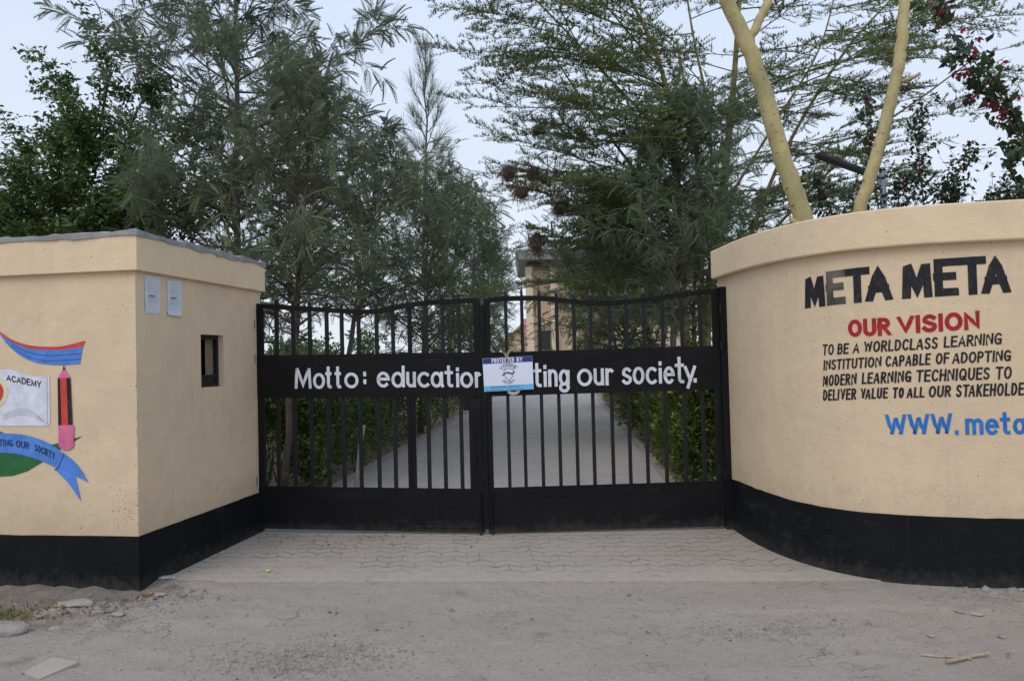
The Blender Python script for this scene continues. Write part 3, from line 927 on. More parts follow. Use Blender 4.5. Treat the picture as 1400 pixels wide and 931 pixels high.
obj('roof_cap', cap, M['mortar'], booth, label='rough grey mortar cap with ragged edge')
# window in the side wall
wf = MB()
d0, d1 = .050, .085
for a, b, c, d in ((W0, W0 + .03, Z0, Z1), (W1 - .03, W1, Z0, Z1), (W0 + .03, W1 - .03, Z0, Z0 + .03), (W0 + .03, W1 - .03, Z1 - .035, Z1), (W0 + .03, W1 - .03, Z0 + .085, Z0 + .105)):
    wf.box(a, b, d0, d1, c, d, bl)
win = obj('window', wf, M['dark_steel'], booth)
pn = MB()
pn.box(W0 + .03, W1 - .03, d0 + .015, d0 + .020, Z0 + .03, Z0 + .085, bl)
obj('lower_panel', pn, M['dark_steel'], win)
ct = MB()
for k in range(5):
    ct.tube([bl(W0 + .20 + .010 * k, .17 + .006 * (k % 2), Z1 - .09), bl(W0 + .205 + .012 * k, .172, Z0 + .25), bl(W0 + .19 + .016 * k, .175 + .01 * (k % 2), Z0 + .11)], [.007, .006, .010], 6)
obj('curtain', ct, M['curtain'], win)
st = MB()
st.box(W0 + .06, W0 + .22, .15, .25, Z0 + .105, Z0 + .125, bl)
st.box(W0 + .075, W0 + .24, .16, .24, Z0 + .126, Z0 + .137, bl)
tag(obj('paper_stack', st, M['paper'], loc=bl(W0 + .1, .2, Z0 + .1)), 'small stack of white papers on the sill inside the booth window', 'papers')

rs_ = random.Random(12)
sp_ = MB()
for k in range(95):
    q = rs_.random()
    if q < .5:
        t_, z_ = abs(rs_.gauss(.10, .05)), rs_.gauss(.60, .07)
    elif q < .8:
        t_, z_ = abs(rs_.gauss(.006, .006)), rs_.uniform(.42, 1.9)
    else:
        t_, z_ = rs_.uniform(.02, 1.2), rs_.uniform(.42, 1.5)
    r_ = rs_.uniform(.0015, .0048) * (1.3 if q > .5 and q < .8 else 1)
    n_ = 6
    sp_.poly([(-t_ + r_ * rs_.uniform(.5, 1.1) * math.cos(2 * math.pi * j / n_), z_ + r_ * rs_.uniform(.6, 1.5) * math.sin(2 * math.pi * j / n_)) for j in range(n_)], lambda a, b: bl(-.0015, -a, b))
struct(obj('chips', sp_, M['chip'], booth), 'stuff')
# papers pasted to the side wall
def pside(s, z, lift=.003):
    return bl(s, -lift, z)
rr = random.Random(8)
for lab, q4, ys in (('faded white notice pasted nearest the booth corner under the ledge', [(0.105, 2.293), (0.298, 2.300), (0.298, 2.018), (0.108, 2.008)], 0),
                    ('faded white notice with curled lower edge, pasted nearer the booth window', [(0.391, 2.283), (0.600, 2.300), (0.577, 2.005), (0.389, 2.012)], 1)):
    p = MB()
    n = 8
    for i in range(n + 1):
        for j in range(n + 1):
            u, v = i / n, j / n
            a = [q4[3][k] * (1 - u) + q4[2][k] * u for k in (0, 1)]
            b = [q4[0][k] * (1 - u) + q4[1][k] * u for k in (0, 1)]
            s, z = a[0] * (1 - v) + b[0] * v, a[1] * (1 - v) + b[1] * v
            if i in (0, n): s += rr.uniform(-.003, .003)
            if j in (0, n): z += rr.uniform(-.005, .004)
            p.v.append(tuple(pside(s, z, .003 + .002 * rr.random() + (.008 if ys and j == 0 else 0))))
    for i in range(n):
        for j in range(n):
            a = i * (n + 1) + j
            p.f.append((a, a + n + 1, a + n + 2, a + 1)); p.m.append(0)
    nb_ = thing('notice', lab, 'notice', bl((q4[0][0] + q4[1][0]) / 2, 0, q4[3][1]))
    obj('sheet', p, M['paper'], nb_, smooth=True)
    t = MB()
    sl, sr, zb = q4[3][0] + .03, q4[2][0] - .03, q4[3][1]
    for k in range(7):
        z = zb + .245 - .026 * k
        ribbon(t, [(sl + rr.uniform(.0, .03), z), (sr - rr.uniform(0, .09), z + .003)], .003 if k != 4 else .001, pside, .0075)
    obj('text_lines', t, M['paper_ink'], nb_)
    t = MB()
    ribbon(t, [(sl + .015, zb + .135), (sl + .085, zb + .136)], .008, pside, .009)
    obj('heading', t, M['paper_bold'], nb_)

# emblem painted on the booth's front wall
def pf(t, z, lift=.003):                              # t measured from the corner to the left
    return bl(-lift, t, z)
EC = 1.182                                            # centre line of the emblem
def shape(name, pts, lift, mat, parent, mirror=False):
    m = MB()
    m.poly([(-t, z) for t, z in pts], lambda a, b: pf(-a, b, lift))
    if mirror and name != 'ribbon_tail':
        m.poly([(t - 2 * EC, z) for t, z in pts], lambda a, b: pf(-a, b, lift))
    o = obj(name, m, mat, parent)
    if mirror and name == 'ribbon_tail':
        m = MB()
        m.poly([(t - 2 * EC, z) for t, z in pts], lambda a, b: pf(-a, b, lift))
        obj(name, m, mat, parent)
    return o
def smooth2(pts, n=5):
    P = [pts[0]] + list(pts) + [pts[-1]]
    o = []
    for i in range(1, len(P) - 2):
        for k in range(n):
            t = k / n
            o.append(tuple(.5 * (2 * P[i][c] + (P[i + 1][c] - P[i - 1][c]) * t + (2 * P[i - 1][c] - 5 * P[i][c] + 4 * P[i + 1][c] - P[i + 2][c]) * t * t
                                 + (3 * P[i][c] - P[i - 1][c] - 3 * P[i + 1][c] + P[i + 2][c]) * t ** 3) for c in (0, 1)))
    o.append(pts[-1])
    return o
top_r = [(EC, 1.945), (1.123, 1.904), (1.015, 1.837), (0.873, 1.793), (0.731, 1.778), (0.59, 1.78), (0.406, 1.815)]
mid_r = [(0.429, 1.77), (0.59, 1.754), (0.749, 1.755), (0.891, 1.773), (1.025, 1.824), (1.123, 1.888), (EC, 1.93)]
bot_r = [(0.455, 1.645), (0.609, 1.639), (0.803, 1.659), (0.945, 1.715), (1.052, 1.798), (1.123, 1.880), (EC, 1.925)]
emb = shape('emblem', [(1.131, 1.154), (0.917, 1.073), (0.687, 1.052), (0.503, 1.096), (0.442, 1.112), (0.529, 1.062), (0.653, 1.0), (0.759, 0.93), (0.902, 0.854), (1.027, 0.82), (EC, 0.812), (EC, 1.154)], .003, M['mural_green'], booth, True)
emb['label'] = 'painted school emblem with book, pencil and blue ribbon over a green leaf'
shape('swoosh', smooth2(top_r) + smooth2(mid_r), .004, M['mural_red'], emb, True)
shape('swoosh', list(reversed(smooth2(mid_r))) + smooth2(bot_r), .004, M['mural_blue'], emb, True)
t = MB()
for off in (.035, .075):
    ribbon(t, smooth2([(0.445, 1.765 - off - .01), (0.60, 1.748 - off), (0.76, 1.752 - off), (0.90, 1.775 - off * .8), (1.02, 1.822 - off * .45)]), .004, pf, .0055)
obj('swoosh_lines', t, M['mural_blue_line'], emb)
shape('book', smooth2([(EC, 1.603), (1.126, 1.613), (1.054, 1.619), (0.947, 1.596), (0.84, 1.557)]) + [(0.707, 1.559), (0.706, 1.205), (0.721, 1.189), (EC, 1.194)], .004, M['mural_white'], emb, True)
t = MB()
ribbon(t, [(.727, 1.556), (.727, 1.21), (.74, 1.20)], .004, pf, .0055)
for k in range(4):
    ribbon(t, smooth2([(.745 + .012 * k, 1.215 + .01 * k), (.86, 1.262 + .014 * k), (.98, 1.275 + .014 * k), (1.10, 1.240 + .012 * k)]), .0025, pf, .0056 + .0003 * k)
obj('page_lines', t, M['mural_grey'], emb)
shape('sun_halo', arc(EC, 1.449, .128, .128, 0, 360, 30)[:-1], .006, M['mural_cream'], emb)
shape('sun_disc', arc(EC, 1.449, .090, .090, 0, 360, 30)[:-1], .0075, M['mural_red'], emb)
t = MB()
word(t, 'ACADEMY', 1.068, 0.775, 1.533, 1.472, 1.580, 1.522, .0078, pf, .0062, flip=-1)
obj('lettering', t, M['black_letter'], emb)
shape('ribbon', smooth2([(EC, 1.139), (1.131, 1.138), (0.988, 1.133), (0.863, 1.112), (0.722, 1.063), (0.592, 0.984)]) + smooth2([(0.645, 0.876), (0.759, 0.922), (0.865, 0.958), (0.989, 0.984), (1.133, 0.995), (EC, .996)]), .006, M['mural_blue'], emb, True)
shape('ribbon_tail', [(0.592, 0.984), (0.54, .950), (0.488, 0.905), (.44, .845), (0.394, 0.769), (0.503, 0.822), (0.457, 0.632), (0.551, 0.757), (.61, .815), (0.675, 0.87), (0.645, 0.876)], .005, M['mural_blue'], emb, True)
t = MB()
ribbon(t, [(.592, .984), (.640, .880), (.672, .868)], .006, pf, .0075)
obj('ribbon_fold', t, M['mural_blue_line'], emb)
base_ = [(1.20, 1.042), (1.132, 1.042), (1.078, 1.042), (1.024, 1.039), (0.953, 1.03), (0.882, 1.019), (0.811, 0.999), (0.741, 0.972), (0.653, 0.932)]
def along(t0):
    for a, b in zip(base_[:-1], base_[1:]):
        if b[0] <= t0 <= a[0]:
            k = (t0 - a[0]) / (b[0] - a[0])
            return a[1] + (b[1] - a[1]) * k
    return base_[-1][1]
def pf_curve(t, z, lift):
    return pf(t, z + along(min(t, 1.2)), lift)
t = MB()
for tx_, a_, b_ in (('TING', 1.132, 1.018), ('OUR', .990, .880), ('SOCIETY', .832, .668)):
    t = MB()
    word(t, tx_, a_, b_, 0, 0, .052, .052, .0075, pf_curve, .0075, flip=-1)
    obj('lettering', t, M['black_letter'], emb)
pe = shape('pencil', [(0.637, 1.542), (0.532, 1.543), (0.519, 1.195), (0.636, 1.193)], .008, M['black_letter'], emb)
shape('pencil', [(0.616, 1.542), (0.562, 1.542), (0.554, 1.193), (0.606, 1.192)], .0092, M['mural_red'], emb)
shape('pencil_tip', [(0.594, 1.601), (0.571, 1.600), (0.532, 1.543), (0.637, 1.542)], .0092, M['mural_pink'], emb)
shape('pencil_lead', [(0.583, 1.640), (0.571, 1.600), (0.594, 1.601)], .0095, M['black_letter'], emb)
shape('eraser', [(0.636, 1.193), (0.507, 1.194), (0.509, 1.038), (0.539, 1.015), (0.568, 1.009), (0.609, 1.015), (0.634, 1.047)], .0092, M['mural_pink'], emb)

# ------------------------------------------------------------------ curved boundary wall (right)
WP = [(1.96, 7.42), (1.975, 7.2), (2.0, 6.75), (2.06, 6.34), (2.17, 5.98), (2.325, 5.7), (2.5, 5.515), (2.7, 5.39), (2.91, 5.315), (3.35, 5.228), (4.3, 5.08), (5.5, 4.9), (7.5, 4.6)]
def crspline(P, n=24):
    P = np.array(P, float)
    P = np.vstack([2 * P[0] - P[1], P, 2 * P[-1] - P[-2]])
    o = []
    for i in range(1, len(P) - 2):
        for t in np.arange(n) / n:
            a, b, c, d = P[i - 1:i + 3]
            o.append(.5 * (2 * b + (c - a) * t + (2 * a - 5 * b + 4 * c - d) * t * t + (3 * b - a - 3 * c + d) * t ** 3))
    o.append(P[-2])
    return np.array(o)
CV = crspline(WP)
CS = np.r_[0, np.cumsum(np.linalg.norm(np.diff(CV, axis=0), axis=1))]
TG = np.gradient(CV, CS, axis=0)
TG /= np.linalg.norm(TG, axis=1, keepdims=True)
NO = np.stack([TG[:, 1], -TG[:, 0]], 1)               # faces the road and the gateway
def cw(s, z, o=0.0):
    """point on the curved wall: arc length s, height z, o metres proud of the face"""
    x = np.interp(s, CS, CV[:, 0]); y = np.interp(s, CS, CV[:, 1])
    a = np.interp(s, CS, NO[:, 0]); b = np.interp(s, CS, NO[:, 1])
    l = math.hypot(a, b)
    return (x + a / l * o, y + b / l * o, z)
bw = thing('boundary_wall', 'curved cream boundary wall with black base and painted school lettering', 'wall', (CV[0][0], CV[0][1], 0))
def wall_strip(mb, s0, s1, z0, z1, o0, o1, n=120, zf=None):
    i0 = len(mb.v)
    for k in range(n + 1):
        s = s0 + (s1 - s0) * (k / n)
        dz = zf(s) if zf else 0
        mb.v += [cw(s, z0, o0), cw(s, z1 + dz, o0), cw(s, z1 + dz, o1), cw(s, z0, o1)]
    for k in range(n):
        a = i0 + 4 * k
        for q in range(4):
            b, c = a + q, a + (q + 1) % 4
            mb.f.append((b, b + 4, c + 4, c)[::-1]); mb.m.append(0)
    mb.f.append((i0, i0 + 1, i0 + 2, i0 + 3)[::-1]); mb.m.append(0)
    e = i0 + 4 * n
    mb.f.append((e, e + 1, e + 2, e + 3)); mb.m.append(0)
SE = float(CS[-1])
m = MB(); wall_strip(m, 0.0, SE, -.15, 2.5, 0, -.22, 200)
obj('wall_face', m, M['plaster'], bw)
m = MB(); wall_strip(m, -.0, SE, -.15, .462, .006, -.002, 220, lambda s: +.010 * float(vnoise(np.array(s), np.array(0.3), 14, 2.2)) + .007 * float(vnoise(np.array(s), np.array(3.3), 15, 11.0)) - .03 * max(0, 1 - s / .4))
obj('plinth', m, M['plinth'], bw)
m = MB()
i0 = 0
wall_strip(m, 0.0, SE, 2.305, 2.572, .062, -.282, 200)
co = obj('cornice', m, M['cornice'], bw)
bv = co.modifiers.new('bevel', 'BEVEL'); bv.width = .015; bv.segments = 3; bv.limit_method = 'ANGLE'; bv.angle_limit = rad(50)
def lettering(ws, w, mat, label=None, slant=0.0, gap=.09):
    for q in ws:
        t = MB()
        word(t, *q[:7], w, cw, .003, slant, gap, only=(q[7] if len(q) > 7 else None))
        obj('lettering', t, mat, bw, label=label)
lettering([('META', 1.562, 2.240, 1.924, 1.944, 2.177, 2.189, (0, 2, 3)), ('META', 2.269, 2.968, 1.945, 1.961, 2.203, 2.215)], .054, M['black_letter'], 'large bold black capitals at the top', gap=.05)
lettering([('META', 1.562, 2.240, 1.924, 1.944, 2.177, 2.189, (1,))], .054, M['faded_letter'], 'faded grey letter E in the large heading', gap=.05)
lettering([('OUR', 1.909, 2.190, 1.696, 1.698, 1.819, 1.823), ('VISION', 2.231, 2.739, 1.704, 1.721, 1.825, 1.847)], .028, M['red_letter'], 'bold red heading', gap=.06)
lettering([('TO', 1.706, 1.798, 1.570, 1.572, 1.650, 1.651), ('BE', 1.827, 1.908, 1.574, 1.577, 1.652, 1.654), ('A', 1.938, 1.984, 1.579, 1.581, 1.655, 1.656),
           ('WORLDCLASS', 2.013, 2.476, 1.583, 1.597, 1.660, 1.678), ('LEARNING', 2.513, 2.869, 1.602, 1.616, 1.679, 1.696)], .0125, M['black_letter'], slant=.10, gap=.075)
lettering([('INSTITUTION', 1.709, 2.125, 1.459, 1.481, 1.535, 1.555), ('CAPABLE', 2.150, 2.427, 1.480, 1.489, 1.556, 1.569), ('OF', 2.459, 2.541, 1.491, 1.495, 1.568, 1.572),
           ('ADOPTING', 2.562, 2.921, 1.493, 1.503, 1.570, 1.579)], .0125, M['black_letter'], slant=.10, gap=.075)
lettering([('MODERN', 1.700, 1.957, 1.342, 1.358, 1.425, 1.440), ('LEARNING', 1.993, 2.307, 1.361, 1.374, 1.442, 1.454), ('TECHNIQUES', 2.336, 2.787, 1.374, 1.383, 1.456, 1.467),
           ('TO', 2.824, 2.922, 1.383, 1.385, 1.468, 1.469)], .0130, M['black_letter'], slant=.10, gap=.075)
lettering([('DELIVER', 1.697, 1.951, 1.236, 1.252, 1.317, 1.333), ('VALUE', 1.979, 2.164, 1.254, 1.263, 1.330, 1.339), ('TO', 2.189, 2.258, 1.263, 1.266, 1.338, 1.340),
           ('ALL', 2.276, 2.383, 1.265, 1.268, 1.338, 1.342), ('OUR', 2.409, 2.546, 1.268, 1.271, 1.346, 1.350), ('STAKEHOLDERS', 2.576, 3.085, 1.268, 1.276, 1.352, 1.362)], .0130, M['black_letter'], slant=.10, gap=.075)
lettering([('WWW', 2.136, 2.545, 1.003, 1.013, 1.150, 1.161), ('.', 2.556, 2.579, 1.013, 1.014, 1.161, 1.162), ('meta', 2.624, 3.000, 1.015, 1.015, 1.168, 1.164)], .024, M['blue_letter'], 'blue web address', gap=.07)

# ------------------------------------------------------------------ gate
class Leaf:
    def __init__(s, p0, p1, slope):
        s.p0, s.p1 = Vector((*p0, 0)), Vector((*p1, 0))
        s.d = (s.p1 - s.p0); s.L = s.d.length; s.d.normalize()
        s.n = Vector((s.d.y, -s.d.x, 0))              # towards the road
        s.k = slope
    def at(s, u, w, z):
        p = s.p0 + s.d * u + s.n * w
        return Vector((p.x, p.y, z + s.k * u))
LL = Leaf((-2.472, 7.58), (-.285, 7.245), -.011)
RL = Leaf((-.255, 7.245), (1.935, 7.235), .006)

def panel(mb, lf, u0, u1, w, th, z0, z1, dent, seed):
    """sheet steel panel, slightly buckled"""
    nu, nz = 40, 8
    i0 = len(mb.v)
    for side in (0, 1):
        for j in range(nz + 1):
            for i in range(nu + 1):
                u, z = u0 + (u1 - u0) * i / nu, z0 + (z1 - z0) * j / nz
                e = min(i, nu - i, j * 2, (nz - j) * 2, 4) / 4
                d = float(vnoise(np.array(u), np.array(z), seed, 3.0)) * dent * e
                mb.v.append(tuple(lf.at(u, w + d - side * th, z)))
    q = nu + 1
    for j in range(nz):
        for i in range(nu):
            a = i0 + j * q + i
            mb.f.append((a, a + 1, a + q + 1, a + q)); mb.m.append(0)
            b = a + q * (nz + 1)
            mb.f.append((b, b + q, b + q + 1, b + 1)); mb.m.append(0)
    off = q * (nz + 1)
    rim = [i for i in range(q)] + [j * q + nu for j in range(1, nz + 1)] + [nz * q + i for i in range(nu - 1, -1, -1)] + [j * q for j in range(nz - 1, 0, -1)]
    for a, b in zip(rim, rim[1:] + rim[:1]):
        mb.f.append((i0 + b, i0 + a, i0 + a + off, i0 + b + off)); mb.m.append(0)

def rail(mb, lf, pts, h, w0, w1):
    pts = smooth2(pts, 6)
    for (u0, z0), (u1, z1) in zip(pts[:-1], pts[1:]):
        mb.hexa([lf.at(u0, w1, z0 - h), lf.at(u1, w1, z1 - h), lf.at(u1, w0, z1 - h), lf.at(u0, w0, z0 - h), lf.at(u0, w1, z0), lf.at(u1, w1, z1), lf.at(u1, w0, z1), lf.at(u0, w0, z0)])

def fbox(mb, lf, u0, u1, w0, w1, z0, z1):
    mb.hexa([lf.at(u0, w1, z0), lf.at(u1, w1, z0), lf.at(u1, w0, z0), lf.at(u0, w0, z0), lf.at(u0, w1, z1), lf.at(u1, w1, z1), lf.at(u1, w0, z1), lf.at(u0, w0, z1)])

def make_leaf(lf, label, rail_pts, bars, tips, stiles, kick_top, band_z, text, seed, wicket):
    k = lf.k
    zb = .040 if wicket else .013
    rp_ = [(u, z - k * u) for u, z in rail_pts]
    t = thing('gate_leaf', label, 'gate', (lf.p0.x, lf.p0.y, 0), 'black steel gate leaves')
    fr = MB()
    rail(fr, lf, rp_, .045, -.02, .02)
    ra = np.array(rp_)
    rz = lambda u: float(np.interp(u, ra[:, 0], ra[:, 1]))
    for u0, u1 in stiles:
        fbox(fr, lf, u0, u1, -.024, .024, zb + .002, rz((u0 + u1) / 2) - .0455)
    b0, b1 = band_z
    u_in0, u_in1 = stiles[0][1] + .0005, stiles[-1][0] - .0005
    for z0, z1 in ((b0, b0 + .035), (b1 - .035, b1), (kick_top - .04, kick_top), (zb + .002, zb + .04)):
        fbox(fr, lf, u_in0, u_in1, -.022, -.0185, z0, z1)
    obj('frame', fr, M['gate'], t)
    for u in bars:
        mb = MB()
        lean = random.Random(int(u * 1000)).uniform(-.004, .004)
        fbox(mb, lf, u - .0155, u + .0155, -.0155, .0155, kick_top - .03, rz(u) - .0457)
        # spear point above the rail
        zt = rz(u) + .002
        tip = zt + tips
        fbox(mb, lf, u - .012, u + .012, -.010, .010, zt, zt + tips * .45)
        c = lf.at(u + lean, 0, tip)
        q = [lf.at(u + a, b, zt + tips * .45) for a, b in ((-.013, .011), (.013, .011), (.013, -.011), (-.013, -.011))]
        q2 = [lf.at(u + lean + a, b, tip) for a, b in ((-.003, .003), (.003, .003), (.003, -.003), (-.003, -.003))]
        mb.hexa(q + q2, 1)
        obj('bar', mb, [M['bar'], M['wornsteel']], t)
    p = MB(); panel(p, lf, stiles[0][0] + .002, stiles[-1][1] - .001, .030, .004, b0, b1, .010, seed)
    band_o = obj('sign_band', p, M['gate'], t, smooth=False)
    p = MB(); panel(p, lf, stiles[0][0] + .002, stiles[-1][1] - .001, .030, .004, zb, kick_top, .016, seed + 1)
    obj('kick_panel', p, M['gate'], t)
    for wd in text:
        tx = MB()
        for q in wd:
            c, u0, u1, a0, a1, c0, c1 = q
            word(tx, c, u0, u1, a0 - k * u0, a1 - k * u1, c0 - k * u0, c1 - k * u1, .0285, lambda s, z, l: lf.at(s, .0345 + l, z), .003)
        obj('lettering', tx, M['white_letter'], band_o)
    return t, rz

TXL = [('M', 0.401, 0.570, 1.370, 1.367, 1.580, 1.576), ('o', 0.585, 0.705, 1.366, 1.364, 1.576, 1.573), ('t', 0.712, 0.775, 1.364, 1.363, 1.573, 1.571), ('t', 0.804, 0.870, 1.362, 1.361, 1.571, 1.569),
       ('o', 0.896, 1.036, 1.365, 1.362, 1.571, 1.568), (':', 1.080, 1.109, 1.378, 1.377, 1.557, 1.557), ('e', 1.214, 1.341, 1.364, 1.363, 1.571, 1.568), ('d', 1.357, 1.487, 1.361, 1.360, 1.567, 1.564),
       ('u', 1.501, 1.593, 1.359, 1.358, 1.564, 1.562), ('c', 1.607, 1.724, 1.357, 1.356, 1.562, 1.559), ('a', 1.734, 1.853, 1.354, 1.353, 1.559, 1.556), ('t', 1.873, 1.954, 1.351, 1.351, 1.555, 1.553),
       ('i', 1.974, 2.002, 1.350, 1.350, 1.553, 1.552), ('o', 2.013, 2.136, 1.349, 1.348, 1.552, 1.549), ('r', 2.152, 2.203, 1.346, 1.346, 1.549, 1.548)]
TXR = [('g', 0.195, 0.325, 1.326, 1.327, 1.556, 1.556), ('t', 0.443, 0.524, 1.333, 1.334, 1.557, 1.558), ('i', 0.534, 0.560, 1.334, 1.334, 1.558, 1.558), ('n', 0.578, 0.665, 1.334, 1.334, 1.558, 1.558),
       ('g', 0.676, 0.778, 1.334, 1.335, 1.558, 1.559), ('o', 0.844, 0.983, 1.335, 1.336, 1.559, 1.560), ('u', 0.996, 1.091, 1.336, 1.337, 1.560, 1.560), ('r', 1.104, 1.179, 1.337, 1.337, 1.560, 1.561),
       ('s', 1.253, 1.347, 1.337, 1.338, 1.561, 1.562), ('o', 1.354, 1.462, 1.338, 1.338, 1.562, 1.562), ('c', 1.473, 1.577, 1.339, 1.339, 1.562, 1.563), ('i', 1.591, 1.617, 1.339, 1.339, 1.563, 1.563),
       ('e', 1.637, 1.739, 1.339, 1.340, 1.563, 1.564), ('t', 1.748, 1.833, 1.340, 1.340, 1.585, 1.585), ('y', 1.824, 1.937, 1.340, 1.341, 1.564, 1.565), ('.', 1.907, 1.933, 1.341, 1.341, 1.564, 1.565)]
gl, rzl = make_leaf(LL, 'black steel gate leaf with small inset door, beside the guard booth', [(.010, 2.196), (0.20, 2.180), (0.415, 2.162), (0.783, 2.126), (1.037, 2.104), (1.254, 2.107), (1.469, 2.141), (1.647, 2.163), (1.858, 2.170), (2.205, 2.170)],
    [0.21, 0.378, 0.546, 0.717, 0.867, 1.034, 1.211, 1.370, 1.694, 1.849, 2.006], .095, [(.012, .070), (2.145, 2.205)], .435, (1.286, 1.695), (TXL[:6], TXL[6:]), 31, True)
# the inset door's stiles and seams
dj = MB()
fbox(dj, LL, 1.496, 1.530, -.02, .022, .437, 1.284)
fbox(dj, LL, 1.534, 1.568, -.02, .022, .437, 1.284)
fbox(dj, LL, 1.515, 1.550, -.0165, .0165, 1.697, rzl(1.53) - .046)
fbox(dj, LL, 1.545, 2.12, .0312, .035, 1.655, 1.672)
fbox(dj, LL, 2.085, 2.143, -.02, .026, .437, 1.284)
ido = obj('inset_door', dj, M['gate'], gl)
se_ = MB()
fbox(se_, LL, 1.538, 2.13, .036, .041, .088, .098)
obj('seam', se_, M['scuffed'], ido)
se_ = MB()
fbox(se_, LL, 1.548, 2.10, .036, .0395, .286, .292)
obj('seam', se_, M['scuffed'], ido)
se_ = MB()
fbox(se_, LL, 1.528, 1.534, .036, .0395, .07, .43)
obj('seam', se_, M['scuffed'], ido)
if 0: pass
lk = MB(); fbox(lk, LL, 2.035, 2.083, -.03, .03, 1.16, 1.283); obj('lock_box', lk, M['gate'], gl)
db = MB(); db.tube([LL.at(2.178, .046, .40), LL.at(2.178, .046, .022)], .011, 8); db.tube([LL.at(2.178, .046, .36), LL.at(2.178, .075, .36)], .007, 6)
obj('drop_bolt', db, M['gate'], gl)
gr_, rzr = make_leaf(RL, 'black steel gate leaf without a door, beside the curved wall', [(.002, 2.160), (0.12, 2.175), (0.249, 2.181), (0.503, 2.177), (0.722, 2.151), (0.942, 2.124), (1.145, 2.115), (1.348, 2.123), (1.603, 2.146), (1.857, 2.178), (2.165, 2.203)],
    [0.203, 0.352, 0.513, 0.673, 0.831, 0.986, 1.159, 1.316, 1.476, 1.649, 1.826, 1.995], .095, [(.000, .056), (2.108, 2.160)], .418, (1.262, 1.664), (TXR[:1], TXR[1:5], TXR[5:8], TXR[8:]), 41, False)
cs_ = MB(); fbox(cs_, RL, -.034, .004, .0365, .040, .05, 1.255); fbox(cs_, RL, -.034, .004, .0365, .040, 1.672, 2.10); fbox(cs_, RL, -.034, -.0005, .0245, .0285, 1.256, 1.671); obj('closing_strip', cs_, M['gate'], gr_)
db = MB(); db.tube([RL.at(.035, .046, .40), RL.at(.035, .046, .002)], .011, 8); db.tube([RL.at(.035, .046, .36), RL.at(.035, .075, .36)], .007, 6)
obj('drop_bolt', db, M['gate'], gr_)
# posts with hinges
for lf, u0, u1, zt, lab in ((LL, -.057, .004, 2.205, 'black steel gate post against the guard booth'), (RL, 2.170, 2.238, 2.215, 'black steel gate post against the curved wall')):
    p = MB()
    base = lf.at((u0 + u1) / 2, 0, 0); base.z = 0
    for (a, b) in ((u0, u1),):
        q = [lf.at(a, .05, 0), lf.at(b, .05, 0), lf.at(b, -.05, 0), lf.at(a, -.05, 0)]
        p.hexa([(v.x, v.y, -.1) for v in q] + [(v.x, v.y, zt) for v in q])
    po = thing('gate_post', lab, 'gate post', base, 'black steel gate posts')
    obj('shaft', p, M['gate'], po)
    for z in (.45, 1.62, 1.95):
        h = MB()
        uu = u1 if lf is LL else u0
        h.tube([lf.at(uu, .062, z), lf.at(uu, .062, z + .085)], .013, 8)
        obj('hinge', h, M['bar'], po)

# the security company's board hanging on the gate
def sg(a, b, w=.062):                                 # a 0..1 across, b 0..1 up the board
    u = (-.0155 + a * .4525) * 1.0 + (1 - b) * .006 + (b * -.004 if a < .5 else 0)
    z = (1.307 + .0125 * a) + b * (.304)
    return RL.at(u, w, z - RL.k * u)
sign = thing('security_sign', 'white and blue security company board hung over the gate motto', 'sign', sg(.5, 0))
m = MB()
m.hexa([sg(0, 0), sg(1, 0), sg(1, 0, .058), sg(0, 0, .058), sg(0, 1), sg(1, 1), sg(1, 1, .058), sg(0, 1, .058)])
obj('board', m, M['sign_white'], sign)
m = MB(); m.quad(sg(.004, .83, .0635), sg(.996, .83, .0635), sg(.996, .995, .0635), sg(.004, .995, .0635)); obj('header_strip', m, M['sign_navy'], sign)
m = MB(); m.quad(sg(.004, .006, .0635), sg(.996, .006, .0635), sg(.996, .165, .0635), sg(.004, .165, .0635)); obj('footer_strip', m, M['sign_cyan'], sign)
fn = lambda a, b, l: sg(a / .4525, b / .304, .0625 + l)
def st_word(text, a0, a1, b0, b1, w, mat, gap=.25, f=fn):
    t = MB(); word(t, text, a0 * .4525, a1 * .4525, b0 * .304, b0 * .304, b1 * .304, b1 * .304, w, f, .002, gap=gap)
    return t
obj('lettering', st_word('PROTECTED', .185, .63, .845, .985, .0072, None, .10), M['sign_white'], sign)
obj('lettering', st_word('BY', .68, .80, .845, .985, .0072, None, .10), M['sign_white'], sign)
def ringfn(cx, cy, r, up):
    def f(a, b, l):
        ang = math.pi / 2 - (a / r) if up else -math.pi / 2 + (a / r)
        rr_ = r + b if up else r - b
        return fn(cx + rr_ * math.cos(ang), cy + rr_ * math.sin(ang), l)
    return f
t = MB()
word(t, 'VOMINE', -.066, .066, 0, 0, .034, .034, .0044, ringfn(.231, .142, .074, True), .002, gap=.14)
obj('lettering', t, M['sign_ink'], sign)
t = MB()
word(t, 'SECURITY', -.070, .070, 0, 0, .026, .026, .0034, ringfn(.231, .150, .090, False), .002, gap=.12)
obj('lettering', t, M['sign_ink'], sign)
t = MB()
ribbon(t, [(.231, .206), (.214, .199), (.192, .194), (.188, .160), (.200, .122), (.231, .092), (.262, .122), (.274, .160), (.270, .194), (.248, .199), (.231, .206)], .0042, fn, .0022)
ribbon(t, smooth2([(.178, .143), (.196, .158), (.218, .164), (.240, .158), (.262, .153), (.280, .166)]), .011, fn, .003)
obj('crest', t, M['sign_navy'], sign)
t = MB()
for a_, b_ in ((.098, .150), (.160, .198), (.222, .274), (.284, .322)):      # number too small to read in the photo
    ribbon(t, [(a_, .034), (b_, .0345)], .006, fn, .0022)
ribbon(t, [(.072, .045), (.076, .036), (.086, .029)], .008, fn, .0022)
ribbon(t, [(.045, .010), (.18, .010)], .003, fn, .0022)
ribbon(t, [(.20, .011), (.36, .011)], .003, fn, .0022)
